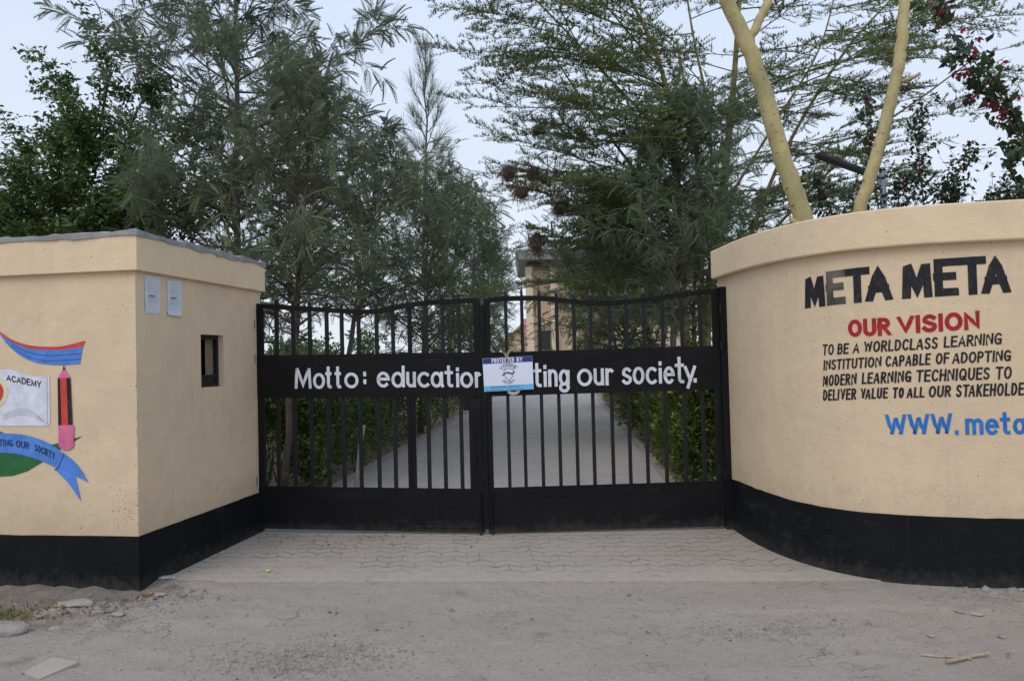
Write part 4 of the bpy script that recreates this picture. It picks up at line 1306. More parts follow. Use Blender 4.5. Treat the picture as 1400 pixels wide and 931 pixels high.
ribbon(t, [(.024, .010), (.030, .010)], .006, fn, .0022)
obj('contact_lines', t, M['sign_ink'], sign)
t = MB()
rt = random.Random(4)
for k in range(9):
    a = sg(.49 + rt.uniform(-.02, .02), .97, .064)
    b = sg(.49 + rt.uniform(-.05, .05), 1.08 + rt.uniform(0, .06), .055)
    c = sg(.49 + rt.uniform(-.11, .11), 1.12 + rt.uniform(0, .12), .045)
    t.tube([a, b, c], [.003, .0028, .0015], 4)
obj('straw_tie', t, M['straw'], sign)

# ------------------------------------------------------------------ foliage templates
def tpl_frond(n=8, L=1.0, lw=.30, ww=.070, droop=.30):
    """pinnate leaf along +y, unit long, arching down"""
    V, F = [], []
    def zc(t): return -droop * t * t
    i0 = 0
    for k in range(n):
        t = .18 + .80 * k / (n - 1)
        l = lw * (1.15 - .65 * abs(t - .45) / .55)
        for s in (-1, 1):
            ca, sa = math.cos(rad(42)), math.sin(rad(42))
            b = len(V)
            V.append((0, t, zc(t)))
            V.append((s * sa * l * .5 - ca * ww * .5 * s * 0, t + ca * l * .5 - ww * .55, zc(t) - .02))
            V.append((s * sa * l, t + ca * l, zc(t) - .10 * l - .02))
            V.append((s * sa * l * .45, t + ca * l * .45 + ww * .75, zc(t) + .01))
            F.append((b, b + 1, b + 2, b + 3) if s > 0 else (b, b + 3, b + 2, b + 1))
    b = len(V)
    V += [(-.008, 0, 0), (.008, 0, 0), (.006, .95, zc(.95)), (-.006, .95, zc(.95))]
    F.append((b, b + 1, b + 2, b + 3))
    return V, F
FR = tpl_frond()
FR_S = tpl_frond(6, 1.0, .34, .075)

def tpl_clump(seed, n=8, L=.11, wid=.42, spread=1.0):
    """a twig end with n oval leaves, unit metres"""
    r = random.Random(seed)
    V, F = [], []
    for k in range(n):
        d = Vector((r.gauss(0, 1), r.gauss(.5, .8), r.gauss(.2, .7))).normalized()
        o = Vector((r.uniform(-1, 1), r.uniform(-.6, 1), r.uniform(-.7, .7))) * L * .75 * spread
        s = d.cross(Vector((r.gauss(0, .5), r.gauss(0, .5), 1))).normalized()
        nn = s.cross(d)
        l = L * r.uniform(.75, 1.15)
        w = l * wid * .5
        b = len(V)
        for a, c, e in ((0, 0, 0), (.42, w, .05), (1, 0, -.08), (.42, -w, .05)):
            V.append(tuple(o + d * l * a + s * c + nn * l * e))
        F.append((b, b + 1, b + 2, b + 3))
    return V, F

def curve_pts(rng, p, d, L, n, bend=(0, 0, 0), wob=.06):
    p = np.array(p, float); d = np.array(d, float); d /= np.linalg.norm(d)
    pts = [p.copy()]
    for k in range(n):
        d = d + np.array(bend) / n + rng.normal(0, wob, 3)
        d /= np.linalg.norm(d)
        p = p + d * L / n
        pts.append(p.copy())
    return np.array(pts)

def lerp_pts(pts, t):
    k = t * (len(pts) - 1)
    i = min(int(k), len(pts) - 2)
    f = k - i
    return pts[i] * (1 - f) + pts[i + 1] * f, pts[i + 1] - pts[i]

def silky_oak(label, base, top, crown0, rmax, seed, mat, nb=46, nf=9, fl=.30, r0=.055, group=None, shape=None, twigs=5, bark='bark_grey', tpl=None, name='silky_oak_tree', side=None, elev=(4, 44)):
    """upright tree with ascending limbs and fern-like leaves at the twig ends"""
    rng = np.random.default_rng(seed)
    base = np.array([*base, -.05]); top = np.array(top, float)
    t = thing(name, label, 'tree', base, group)
    tm = MB()
    H = top[2] - base[2]
    n = 14
    tp = []
    for k in range(n + 1):
        u = k / n
        p = base * (1 - u) + top * u
        p[:2] += rng.normal(0, .018 * H / 6, 2) * (0 < u < 1) * (1 if k > 1 else .3)
        tp.append(p)
    tp = np.array(tp)
    rr_ = [r0 * (1.25 if k == 0 else 1) * (1 - .86 * k / n) for k in range(n + 1)]
    tm.tube(tp, rr_, 8)
    P, D, U = [], [], []
    c0 = crown0 / H
    shp = shape or (lambda v: (.55 + .45 * math.sin(math.pi * min(1, v * 1.05) ** .8)) if v < .6 else max(.12, 1.25 * (1 - v) ** .75))
    for i in range(nb):
        v = (i + rng.random()) / nb
        u = c0 + (1 - c0) * v * .985
        p, _ = lerp_pts(tp, u)
        az = i * 2.399 + rng.normal(0, .35)
        if side is not None and rng.random() < .6:
            az = side + rng.normal(0, .7)
        el = rad(rng.uniform(*elev) + 16 * v)
        lobe = 1 + .24 * math.sin(3 * az + 9 * v + seed) + .18 * math.sin(5 * az - 17 * v + 2 * seed)
        L = rmax * shp(v) * (rng.uniform(.5, 1.0) + .38 * (rng.random() < .22)) * lobe
        d = (math.cos(az) * math.cos(el), math.sin(az) * math.cos(el), math.sin(el))
        bp = curve_pts(rng, p, d, L, 6, (0, 0, .25 - .5 * (v < .3)), .05)
        rb = max(.006, r0 * .42 * (1 - .75 * v))
        tm.tube(bp, list(np.linspace(rb, .004, 7)), 5, False)
        tw = [(bp, .55)]
        for q in range(max(2, int(twigs * (.35 + .85 * L / rmax)))):
            f = .30 + .68 * rng.random() ** .75
            tpnt, dd = lerp_pts(bp, f)
            dd = dd / np.linalg.norm(dd)
            dr = dd * .6 + rand_unit(rng, 1)[0] * .75 + np.array([0, 0, .1])
            tl = L * rng.uniform(.22, .42)
            w = curve_pts(rng, tpnt, dr, tl, 3, (0, 0, .1), .06)
            tm.tube(w, [.0045, .004, .003, .002], 3, False)
            tw.append((w, .25))
        for w, st_ in tw:
            for q in range(max(3, int(nf * (.5 + .6 * L / rmax)))):
                f = rng.uniform(st_, 1.0) if q else 1.0
                pp, dd = lerp_pts(w, f)
                dd = dd / (np.linalg.norm(dd) + 1e-9)
                P.append(pp)
                o = rand_unit(rng, 1)[0]
                D.append(dd * .6 + o * .85 + np.array([0, 0, -.12]))
                U.append(np.array([0, 0, 1.0]) + rng.normal(0, .35, 3))
    obj('trunk', tm, M[bark], t, smooth=True)
    P, D, U = np.array(P), np.array(D), np.array(U)
    rot = frames(D, U)
    tv, tf = tpl or FR
    scatter('crown', tv, tf, P, rot, fl * rng.uniform(.65, 1.2, len(P)), M[mat], t)
    return t

# ------------------------------------------------------------------ trees on the left
silky_oak('tall feathery grey-green tree behind the guard booth roof, reaching above all its neighbours', (-3.95, 11.0), (-3.72, 11.0, 8.8), 1.9, 1.45, 11, 'lf_grev', nb=86, nf=10, fl=.27, r0=.075, twigs=7,
          shape=lambda v: .72 + .28 * math.sin(math.pi * v) if v < .85 else .72)
silky_oak('feathery tree with slim trunk just inside the gate by the booth', (-2.84, 9.6), (-2.38, 9.75, 5.45), 2.05, 1.45, 12, 'lf_grev', nb=54, nf=7, fl=.25, r0=.050, twigs=6, bark='bark_brown',
          shape=lambda v: .65 + .35 * math.sin(math.pi * v ** .8) if v < .55 else 1.5 * (1 - v) ** .75)
silky_oak('feathery tree between the slim trunk and the thin pine, leaning right', (-3.0, 13.0), (-2.12, 13.2, 5.6), 2.3, 1.5, 13, 'lf_grev', nb=56, nf=7, fl=.27, r0=.06, twigs=6,
          shape=lambda v: .75 + .25 * math.sin(math.pi * v) if v < .7 else 1.35 * (1 - v) ** .5)
silky_oak('feathery tree standing farther back between the tall one and the slim trunk', (-4.3, 15.5), (-4.1, 15.5, 7.0), 2.6, 1.9, 16, 'lf_row', nb=54, nf=7, fl=.30, r0=.07, twigs=6,
          shape=lambda v: .8 + .2 * math.sin(math.pi * v) if v < .6 else 1.25 * (1 - v) ** .5)
ROWL = [((-2.15, 18.0), (-1.80, 18.0, 5.9), 1.75, 21, 'dense rounded tree of the left path row, nearest the gate'),
        ((-1.95, 22.5), (-1.40, 22.5, 6.6), 1.85, 22, 'dense tree of the left path row under the thin pine top'),
        ((-1.62, 27.5), (-1.10, 27.5, 7.0), 1.75, 23, 'dense conical tree of the left path row, third along the path'),
        ((-1.30, 33.5), (-.80, 33.5, 6.6), 1.7, 24, 'farthest tree of the left path row beside the sky gap')]
for b, t_, rm, sd, lab in ROWL:
    silky_oak(lab, b, t_, 1.55, rm, sd, 'lf_row', nb=72, nf=7, fl=.32, r0=.07, twigs=5, group='trees along the left path edge', tpl=FR_S, name='path_tree',
              shape=lambda v: .85 + .15 * math.sin(math.pi * v) if v < .45 else 1.22 * (1 - v) ** .5 + .06)

# glossy broadleaf tree behind the booth
def broadleaf(label, base, limbs, seed, mat, leafL, group=None, nclump=17, bark='bark_brown', name='broadleaf_tree', twl=.75):
    rng = np.random.default_rng(seed)
    t = thing(name, label, 'tree', (*base, -.05), group)
    tm = MB()
    b0 = np.array([*base, -.05])
    P, D = [], []
    for tip, via, r in limbs:
        tip, via = np.array(tip), np.array(via)
        n = 9
        pts = np.array([(1 - u) ** 2 * b0 + 2 * u * (1 - u) * via + u * u * tip + rng.normal(0, .12, 3) * (0 < u < 1) for u in np.linspace(0, 1, n + 1)])
        tm.tube(pts, list(np.linspace(r, .012, n + 1)), 7)
        L = np.linalg.norm(tip - via)
        for i in range(22):
            f = rng.uniform(.30, 1.0)
            p, dd = lerp_pts(pts, f)
            dd /= np.linalg.norm(dd)
            dr = dd * .7 + rand_unit(rng, 1)[0] * .9 + np.array([0, 0, .08])
            w = curve_pts(rng, p, dr, twl * rng.uniform(.6, 1.5) * (1.25 - .5 * f), 4, (0, 0, .3), .08)
            tm.tube(w, [.012, .010, .008, .006, .004], 4, False)
            for j in range(nclump):
                g = rng.uniform(.25, 1.0) if j else 1.0
                q, d2 = lerp_pts(w, g)
                P.append(q + rng.normal(0, .07, 3)); D.append(d2 / (np.linalg.norm(d2) + 1e-9) + rand_unit(rng, 1)[0] * .7)
    obj('trunk', tm, M[bark], t, smooth=True)
    P, D = np.array(P), np.array(D)
    tv, tf = tpl_clump(seed, 9, leafL, .46, 1.1)
    scatter('crown', tv, tf, P, frames(D, np.array([[0, 0, 1.0]]) + rng.normal(0, .3, (len(P), 3))), rng.uniform(.75, 1.25, len(P)), M[mat], t)
    return t
fl_limbs = []
rl = np.random.default_rng(3)
for tip, via in (((-6.15, 12, 6.35), (-6.5, 12, 4.0)), ((-6.8, 12, 5.95), (-6.6, 12, 3.6)), ((-7.5, 12, 5.0), (-6.9, 12, 3.2)), ((-7.9, 12.1, 4.3), (-7.0, 12, 2.9)),
                 ((-5.5, 12, 5.9), (-6.2, 12, 3.8)), ((-4.95, 12, 5.2), (-5.9, 12, 3.2)), ((-4.6, 12.2, 4.3), (-5.7, 12, 2.6)), ((-6.1, 11.2, 4.9), (-6.4, 11.7, 3.2)),
                 ((-6.9, 11.1, 4.3), (-6.6, 11.6, 2.9)), ((-5.3, 11.1, 4.2), (-6.0, 11.6, 2.9)), ((-6.4, 13.1, 5.4), (-6.4, 12.5, 3.4)), ((-5.4, 13.0, 4.9), (-6.0, 12.5, 3.2)),
                 ((-7.6, 11.2, 3.6), (-6.9, 11.7, 2.5)), ((-4.7, 11.3, 3.5), (-5.7, 11.6, 2.3)), ((-7.4, 13, 4.7), (-6.9, 12.5, 3.1)), ((-8.3, 12, 3.6), (-7.3, 12, 2.4)),
                 ((-6.0, 11.0, 3.5), (-6.3, 11.4, 2.4)), ((-6.8, 12, 5.2), (-6.6, 12, 3.4)), ((-5.8, 12, 5.2), (-6.3, 12, 3.4)), ((-7.0, 11.0, 3.4), (-6.7, 11.5, 2.3))):
    fl_limbs.append((tip, via, .07))
broadleaf('dark glossy broadleaf tree spreading over the left end of the booth', (-6.5, 12.0), fl_limbs, 14, 'lf_ficus', .098)

# thin pine-like tree
def casuarina(label, base, top, seed):
    rng = np.random.default_rng(seed)
    t = thing('casuarina_tree', label, 'tree', (*base, -.05))
    tm = MB()
    b0 = np.array([*base, -.05]); top = np.array(top)
    tp = np.array([b0 * (1 - u) + top * u + rng.normal(0, .03, 3) * (0 < u < 1) for u in np.linspace(0, 1, 16)])
    tm.tube(tp, list(np.linspace(.085, .008, 16)), 7)
    P, D = [], []
    nb = 60
    for i in range(nb):
        v = (i + rng.random()) / nb
        p, _ = lerp_pts(tp, .22 + .775 * v)
        az = i * 2.399 + rng.normal(0, .3)
        el = rad(rng.uniform(12, 42) + 42 * v)
        L = (1.75 * (1 - v) ** .75 + .26) * rng.uniform(.55, 1.2)
        bp = curve_pts(rng, p, (math.cos(az) * math.cos(el), math.sin(az) * math.cos(el), math.sin(el)), L, 5, (0, 0, .35), .06)
        tm.tube(bp, list(np.linspace(.014, .004, 6)), 4, False)
        for j in range(11):
            f = rng.uniform(.25, 1)
            q, d = lerp_pts(bp, f)
            d /= np.linalg.norm(d)
            if v > .8 and j > 5: continue
            P.append(q); D.append(d + rand_unit(rng, 1)[0] * .5 + np.array([0, 0, .25]))
    obj('trunk', tm, M['bark_grey'], t, smooth=True)
    V, F = [], []
    r = random.Random(seed)
    for k in range(9):
        a = Vector((r.gauss(0, .22), 1, r.gauss(0, .22))).normalized()
        s = a.cross(Vector((r.gauss(0, 1), 0, r.gauss(0, 1)))).normalized() * .011
        l = r.uniform(.6, 1.1)
        b = len(V)
        mid = a * l * .5 + Vector((0, 0, -.02))
        V += [tuple(-s * .6), tuple(s * .6), tuple(a * l * 1.0 + s * .5 + Vector((0, 0, -.06))), tuple(a * l - s * .5 + Vector((0, 0, -.06)))]
        F.append((b, b + 1, b + 2, b + 3))
    P, D = np.array(P), np.array(D)
    scatter('crown', V, F, P, frames(D, rand_unit(rng, len(P))), rng.uniform(.28, .52, len(P)), M['lf_casu'], t)
casuarina('thin wispy pine-like tree with pointed top above the left path row', (-2.3, 20.0), (-2.03, 20.0, 9.7), 15)

# ------------------------------------------------------------------ trees on the right
silky_oak('dark bluish feathery tree inside the gate, left of the yellow trunks', (2.55, 13.0), (2.85, 13.0, 5.75), 2.15, 1.95, 31, 'lf_grev_dark', nb=92, nf=11, fl=.24, r0=.075, twigs=7, bark='bark_grey',
          shape=lambda v: .85 + .15 * math.sin(math.pi * v) if v < .45 else 1.05 * (1 - v) ** .55)
silky_oak('smaller dense tree leaning over the path in front of the beige building', (2.80, 18.0), (2.30, 18.0, 5.5), 1.3, 2.35, 32, 'lf_row', nb=84, nf=9, fl=.30, r0=.07, twigs=6, group='trees along the right path edge', tpl=FR_S, name='path_tree',
          shape=lambda v: .85 + .15 * math.sin(math.pi * v) if v < .45 else 1.05 * (1 - v) ** .6)
silky_oak('taller dense tree directly in front of the beige building, behind the leaning one', (3.2, 23.0), (2.60, 23.0, 6.3), 1.3, 1.75, 33, 'lf_row', nb=84, nf=9, fl=.34, r0=.07, twigs=5, group='trees along the right path edge', tpl=FR_S, name='path_tree',
          shape=lambda v: .85 + .15 * math.sin(math.pi * v) if v < .45 else 1.05 * (1 - v) ** .6)
silky_oak('grey-barked feathery tree standing among the yellow trunks', (3.55, 15.6), (3.75, 15.7, 4.9), 2.0, 1.5, 34, 'lf_grev_dark', nb=46, nf=8, fl=.28, r0=.065, twigs=6)

def thorn_tree():
    rng = np.random.default_rng(77)
    B = np.array([3.42, 14.0, -.05])
    t = thing('thorn_tree', 'wide flat-topped thorn tree with yellow stems spreading over the gate', 'tree', B)
    tm = MB(); tw = MB()
    stems = []
    def stem(pts, r0, r1):
        pts = crspline3(pts, 6)
        tm.tube(pts, list(np.linspace(r0, r1, len(pts))), 8)
        stems.append(pts)
        return pts
    def crspline3(P, n):
        P = np.array(P, float)
        P = np.vstack([2 * P[0] - P[1], P, 2 * P[-1] - P[-2]])
        o = []
        for i in range(1, len(P) - 2):
            for u in np.arange(n) / n:
                a, b, c, d = P[i - 1:i + 3]
                o.append(.5 * (2 * b + (c - a) * u + (2 * a - 5 * b + 4 * c - d) * u * u + (3 * b - a - 3 * c + d) * u ** 3))
        o.append(P[-2])
        return np.array(o)
    s1 = stem([B, (3.47, 14, 2.1), (3.80, 14.05, 4.14), (4.1, 14.1, 6.2), (4.35, 14.2, 8.4)], .115, .035)
    s2 = stem([B + (-.1, .05, 0), (3.08, 13.9, 2.0), (3.00, 13.8, 4.6), (2.79, 13.8, 6.6), (2.06, 13.7, 8.3)], .09, .025)
    s3 = stem([B + (.05, .1, 0), (3.55, 14.6, 2.6), (3.7, 15.2, 5.2), (3.5, 15.8, 8.0)], .085, .03)
    s4 = stem([B + (.1, 0, 0), (3.95, 14.1, 2.4), (4.9, 14.3, 4.9), (6.2, 14.4, 7.0), (7.3, 14.5, 8.2)], .055, .014)
    l1 = stem([s1[9], (3.6, 13.8, 5.6), (3.3, 13.6, 7.2), (3.1, 13.5, 8.6)], .034, .012)
    l2 = stem([s1[12], (4.8, 13.9, 5.7), (5.6, 13.8, 7.0), (6.0, 13.7, 8.5)], .028, .010)
    l3 = stem([s2[10], (2.2, 13.7, 4.9), (1.3, 13.5, 6.1), (.6, 13.4, 7.2)], .034, .010)
    l4 = stem([s2[14], (1.9, 13.7, 6.4), (1.0, 13.6, 7.4), (.2, 13.5, 8.2)], .03, .010)
    l5 = stem([s4[8], (6.2, 14.1, 5.2), (7.6, 14.0, 6.2), (8.6, 14, 6.9)], .03, .010)
    P, D = [], []
    def spray(p, d, L, lvl):
        n = 8
        bend = (0, 0, -.42 * d[2] / max(.3, np.linalg.norm(d)) - .10)
        pts = curve_pts(rng, p, d, L, n, bend, .045)
        r = .018 * L / 3 if lvl == 0 else .007
        tw.tube(pts, list(np.linspace(max(r, .006), .003, n + 1)), 4 if lvl == 0 else 3, False)
        k = int(L / (.15 if lvl == 0 else .10))
        for i in range(k):
            f = (.18 if lvl == 0 else .1) + (.82 if lvl == 0 else .9) * (i + rng.random() * .6) / k
            q, dd = lerp_pts(pts, f)
            dd = dd / np.linalg.norm(dd)
            sgn = 1 if i % 2 else -1
            sx = np.cross(dd, [0, 0, 1.0]) * sgn
            dr = dd * .75 + sx * rng.uniform(.4, .9) + np.array([0, 0, rng.normal(.04, .14)])
            if lvl == 0 and rng.random() < .36:
                spray(q, dr, L * rng.uniform(.25, .42) * (1.15 - .4 * f), 1)
            else:
                l = rng.uniform(.14, .40) * (1.1 - .45 * f)
                w = curve_pts(rng, q, dr, l, 2, (0, 0, -.05), .07)
                tw.tube(w, [.0035, .003, .002], 3, False)
                m_ = max(2, int(l / .054))
                for j in range(m_ + 1):
                    g = j / m_
                    a, d2 = lerp_pts(w, g)
                    P.append(a); D.append(d2 / (np.linalg.norm(d2) + 1e-9))
            if f > .5:
                P.append(q); D.append(dd)
    def fan(pts, f0, f1, n, L0, L1, sidebias, elevs, ysp=.8):
        for i in range(n):
            f = f0 + (f1 - f0) * (i + rng.random()) / n
            p, _ = lerp_pts(pts, f)
            sx = sidebias if rng.random() < .85 else -sidebias
            d = np.array([sx, rng.normal(0, ysp), 0.0]); d /= np.linalg.norm(d)
            e = rad(rng.uniform(*elevs))
            d = d * math.cos(e) + np.array([0, 0, math.sin(e)])
            spray(p, d, rng.uniform(L0, L1), 0)
    fan(s2, .28, 1.0, 30, 2.0, 4.0, -1, (2, 32), .5)
    fan(s1, .40, 1.0, 17, 1.6, 3.2, -1, (8, 38), .8)
    fan(s1, .30, 1.0, 22, 1.8, 3.6, 1, (5, 34), .6)
    fan(l3, .15, 1.0, 13, 1.2, 2.4, -1, (-8, 20), .8)
    fan(l4, .15, 1.0, 12, 1.2, 2.4, -1, (-5, 22), .8)
    fan(s4, .30, 1.0, 22, 1.6, 3.3, 1, (-2, 24), .7)
    fan(l5, .2, 1.0, 10, 1.2, 2.4, 1, (-8, 16), .8)
    fan(l1, .2, 1.0, 11, 1.3, 2.6, -1, (5, 32), 1.0)
    fan(l2, .2, 1.0, 12, 1.3, 2.8, 1, (2, 28), .9)
    fan(s3, .45, 1.0, 10, 1.6, 3.2, -1, (4, 30), .9)
    for c_ in ((0.55, 13.2, 5.57), (0.01, 13.2, 4.86), (0.44, 13.2, 4.84), (0.21, 13.2, 4.50), (0.45, 13.2, 3.74), (0.86, 13.2, 4.23)):
        c_ = np.array(c_)
        a0, _ = lerp_pts(s2, .30 + .08 * (c_[2] - 3.7))                  # the twig each nest hangs from
        v_ = c_ - a0
        for rep_ in range(2):
            L_n = np.linalg.norm(v_) * (1.12 + .12 * rep_)
            ln = np.array([a0 * (1 - u) + (c_ + v_ * .14 * rep_) * u + np.array([0, 0, .9 * u * (1 - u)]) for u in np.linspace(0, 1, 9)])
            if rep_ == 0:
                tw.tube(ln, list(np.linspace(.012, .005, 9)), 4, False)
            for q_ in range(16):
                p_, d_ = lerp_pts(ln, .35 + .65 * q_ / 16)
                d_ = d_ / np.linalg.norm(d_)
                if rep_ == 0:
                    spray(p_, d_ * .8 + np.array([0, rng.normal(0, .6), rng.normal(.02, .16)]), rng.uniform(.35, .8), 1)
    obj('trunk', tm, M['bark_acacia'], t, smooth=True)
    obj('twigs', tw, M['bark_twig'], t, smooth=True)
    V, F = [], []
    r = random.Random(9)
    for k in range(6):
        a = Vector((r.gauss(0, 1), r.gauss(.3, .6), r.gauss(.35, .45))).normalized()
        s = a.cross(Vector((r.gauss(0, .3), r.gauss(0, .3), 1))).normalized()
        b = len(V)
        l, w = r.uniform(.7, 1.15), .13
        V += [(0, 0, 0), tuple(a * l * .5 + s * w), tuple(a * l), tuple(a * l * .5 - s * w)]
        F.append((b, b + 1, b + 2, b + 3))
    P, D = np.array(P), np.array(D)
    scatter('crown', V, F, P, frames(D, np.array([[0, 0, 1.0]]) + rng.normal(0, .3, (len(P), 3))), rng.uniform(.042, .074, len(P)), M['lf_aca'], t)
    return t
thorn_tree()

# two pale yellow stems just behind the curved wall
def fever_tree():
    rng = np.random.default_rng(5)
    B = (3.10, 7.5, -.05)
    t = thing('fever_tree', 'smooth yellow-barked tree forking into two stems behind the curved wall', 'tree', B)
    tm = MB()
    def st_(pts, rr_):
        P = crs(pts)
        tm.tube(P, list(np.interp(np.linspace(0, 1, len(P)), np.linspace(0, 1, len(rr_)), rr_)), 14)
        return P
    def crs(P, n=7):
        P = np.array(P, float)
        P = np.vstack([2 * P[0] - P[1], P, 2 * P[-1] - P[-2]])
        o = []
        for i in range(1, len(P) - 2):
            for u in np.arange(n) / n:
                a, b, c, d = P[i - 1:i + 3]
                o.append(.5 * (2 * b + (c - a) * u + (2 * a - 5 * b + 4 * c - d) * u * u + (3 * b - a - 3 * c + d) * u ** 3) + rng.normal(0, .006, 3))
        o.append(P[-2])
        return np.array(o)
    a = st_([B, (3.08, 7.5, 1.2), (2.98, 7.5, 2.2), (2.84, 7.5, 2.83), (2.65, 7.5, 3.47), (2.49, 7.5, 4.08), (2.32, 7.5, 4.62), (2.13, 7.5, 5.05), (1.9, 7.5, 5.8), (1.8, 7.6, 6.6)], [.15, .125, .100, .090, .084, .079, .075, .068, .05, .035])
    st_([(2.345, 7.5, 4.55), (2.44, 7.52, 4.76), (2.57, 7.55, 5.03), (2.75, 7.6, 5.6), (2.8, 7.6, 6.4)], [.040, .043, .040, .03, .02])
    b = st_([(3.09, 7.52, 1.3), (3.22, 7.53, 2.2), (3.37, 7.5, 2.93), (3.56, 7.5, 3.49), (3.74, 7.5, 4.12), (3.83, 7.5, 4.55), (3.88, 7.5, 5.0), (4.0, 7.5, 5.8), (4.3, 7.6, 6.7)], [.08, .068, .062, .058, .057, .054, .05, .04, .025])
    tm.tube([(3.80, 7.47, 4.16), (3.92, 7.44, 4.20), (3.96, 7.43, 4.23)], [.02, .016, .012], 6)
    tm.tube([(2.84, 7.5, 2.80), (2.74, 7.46, 2.82), (2.68, 7.45, 2.88)], [.05, .035, .018], 7)
    obj('trunk', tm, M['bark_fever'], t, smooth=True)
    P, D = [], []
    for c in ((1.8, 7.6, 6.6), (2.8, 7.6, 6.4), (4.3, 7.6, 6.7)):
        for k in range(350):
            o = rng.normal(0, 1, 3) * (.55, .55, .22)
            P.append(np.array(c) + o + (0, 0, .35)); D.append(rand_unit(rng, 1)[0])
    tv, tf = tpl_clump(3, 8, .03, .5, 1.4)
    P, D = np.array(P), np.array(D)
    scatter('crown', tv, tf, P, frames(D, rand_unit(rng, len(P))), rng.uniform(.8, 1.3, len(P)), M['lf_aca'], t)
fever_tree()

# ------------------------------------------------------------------ climber over the right wall
def climber(label, base, canes, seed, leafL, dens, flowers):
    rng = np.random.default_rng(seed)
    t = thing('bougainvillea', label, 'climber', base, 'flowering climbers behind the curved wall')
    tm = MB()
    P, D, FP, FD_ = [], [], [], []
    for pts, fl in canes:
        C = crspline_any([base] + list(pts), 10)
        tm = MB()
        tm.tube(C, list(np.linspace(.014, .003, len(C))), 5)
        L = np.linalg.norm(np.diff(C, axis=0), axis=1).sum()
        for k in range(int(L * dens)):
            f = rng.uniform(.35, 1.0)
            p, d = lerp_pts(C, f)
            sidew = rng.normal(0, .05, 3)
            P.append(p + sidew); dd = rand_unit(rng, 1)[0] + np.array([0, 0, -.35]) + d / np.linalg.norm(d) * .3
            D.append(dd)
            if rng.random() < .12:
                s = curve_pts(rng, p, rand_unit(rng, 1)[0] + d / np.linalg.norm(d), rng.uniform(.12, .34), 3, (0, 0, -.2), .1)
                tm.tube(s, [.003, .003, .002, .002], 3, False)
                for j in range(6):
                    q, d2 = lerp_pts(s, rng.uniform(.2, 1))
                    P.append(q + rng.normal(0, .015, 3)); D.append(rand_unit(rng, 1)[0] + np.array([0, 0, -.3]))
        for k in range(fl):
            p, d = lerp_pts(C, 1 - rng.random() * .38)
            c = p + rng.normal(0, .08, 3)
            FP.append([c + rng.normal(0, .002, 3) for j in range(6)])
        obj('stem', tm, M['bark_brown'], t, smooth=True)
    V = [(0, 0, 0), (.28, .38, .07), (0, 1, -.05), (0, .4, 0), (-.28, .38, .07)]
    F = [(0, 1, 2, 3), (0, 3, 2, 4)]
    P, D = np.array(P), np.array(D)
    scatter('foliage', V, F, P, frames(D, np.array([[0, 0, 1.0]]) + rng.normal(0, .6, (len(P), 3))), leafL * rng.uniform(.55, 1.2, len(P)), M['lf_boug'], t)
    for q in FP:
        q = np.array(q)
        scatter('flower', V, F, q, frames(rand_unit(rng, 6), rand_unit(rng, 6)), leafL * .55 * rng.uniform(.6, 1.1, 6), M['lf_flower'], t)
def crspline_any(P, n):
    P = np.array(P, float)
    P = np.vstack([2 * P[0] - P[1], P, 2 * P[-1] - P[-2]])
    o = []
    for i in range(1, len(P) - 2):
        for u in np.arange(n) / n:
            a, b, c, d = P[i - 1:i + 3]
            o.append(.5 * (2 * b + (c - a) * u + (2 * a - 5 * b + 4 * c - d) * u * u + (3 * b - a - 3 * c + d) * u ** 3))
    o.append(P[-2])
    return np.array(o)
climber('tall arching bougainvillea cane with big dark leaves and red flowers at the right edge', (4.9, 6.8, 0), [
    ([(4.85, 6.8, 2.2), (4.72, 6.8, 3.05), (4.48, 6.8, 3.55), (4.18, 6.8, 3.98), (3.92, 6.8, 4.38), (3.80, 6.8, 4.62)], 16),
    ([(4.80, 6.75, 2.2), (4.60, 6.75, 2.95), (4.38, 6.75, 3.5), (4.12, 6.75, 3.9), (3.86, 6.75, 4.15)], 12),
    ([(4.9, 6.85, 2.2), (4.8, 6.9, 2.9), (4.62, 6.9, 3.3), (4.42, 6.9, 3.75), (4.2, 6.9, 4.1)], 5),
    ([(4.7, 6.8, 2.0), (4.5, 6.8, 2.7), (4.42, 6.8, 3.05), (4.34, 6.8, 3.3)], 0)], 51, .104, 22, 1)
climber('low bougainvillea thicket along the wall top with upright flowering shoots', (4.35, 8.2, 0), [
    ([(3.95, 8.1, 2.2), (3.78, 8.0, 3.1), (3.72, 8.0, 3.7), (3.68, 8.0, 4.25)], 16),
    ([(4.25, 8.1, 2.2), (4.25, 8.0, 3.0), (4.22, 8.0, 3.5), (4.25, 8.0, 4.02)], 14),
    ([(4.45, 8.1, 2.2), (4.5, 8.0, 3.0), (4.62, 8.0, 3.4), (4.78, 8.0, 3.62)], 12),
    ([(4.6, 8.1, 2.2), (4.85, 8.0, 2.9), (5.1, 8.0, 3.15), (5.35, 8.0, 3.22)], 3),
    ([(3.6, 8.1, 2.2), (3.4, 8.0, 2.8), (3.25, 8.0, 3.1), (3.2, 8.1, 3.35)], 2),
    ([(4.0, 8.1, 2.2), (4.0, 8.0, 2.8), (4.0, 8.0, 3.2), (4.1, 8.0, 3.35)], 2),
    ([(4.2, 8.1, 2.2), (4.45, 8.0, 2.8), (4.55, 8.0, 3.1), (4.5, 8.1, 3.3)], 3),
    ([(3.8, 8.1, 2.2), (3.6, 8.0, 2.7), (3.55, 8.0, 3.0), (3.5, 8.0, 3.2)], 0),
    ([(4.6, 8.1, 2.2), (4.75, 8.0, 2.75), (4.9, 8.0, 3.0), (4.95, 8.0, 3.1)], 2)], 52, .068, 60, 1)

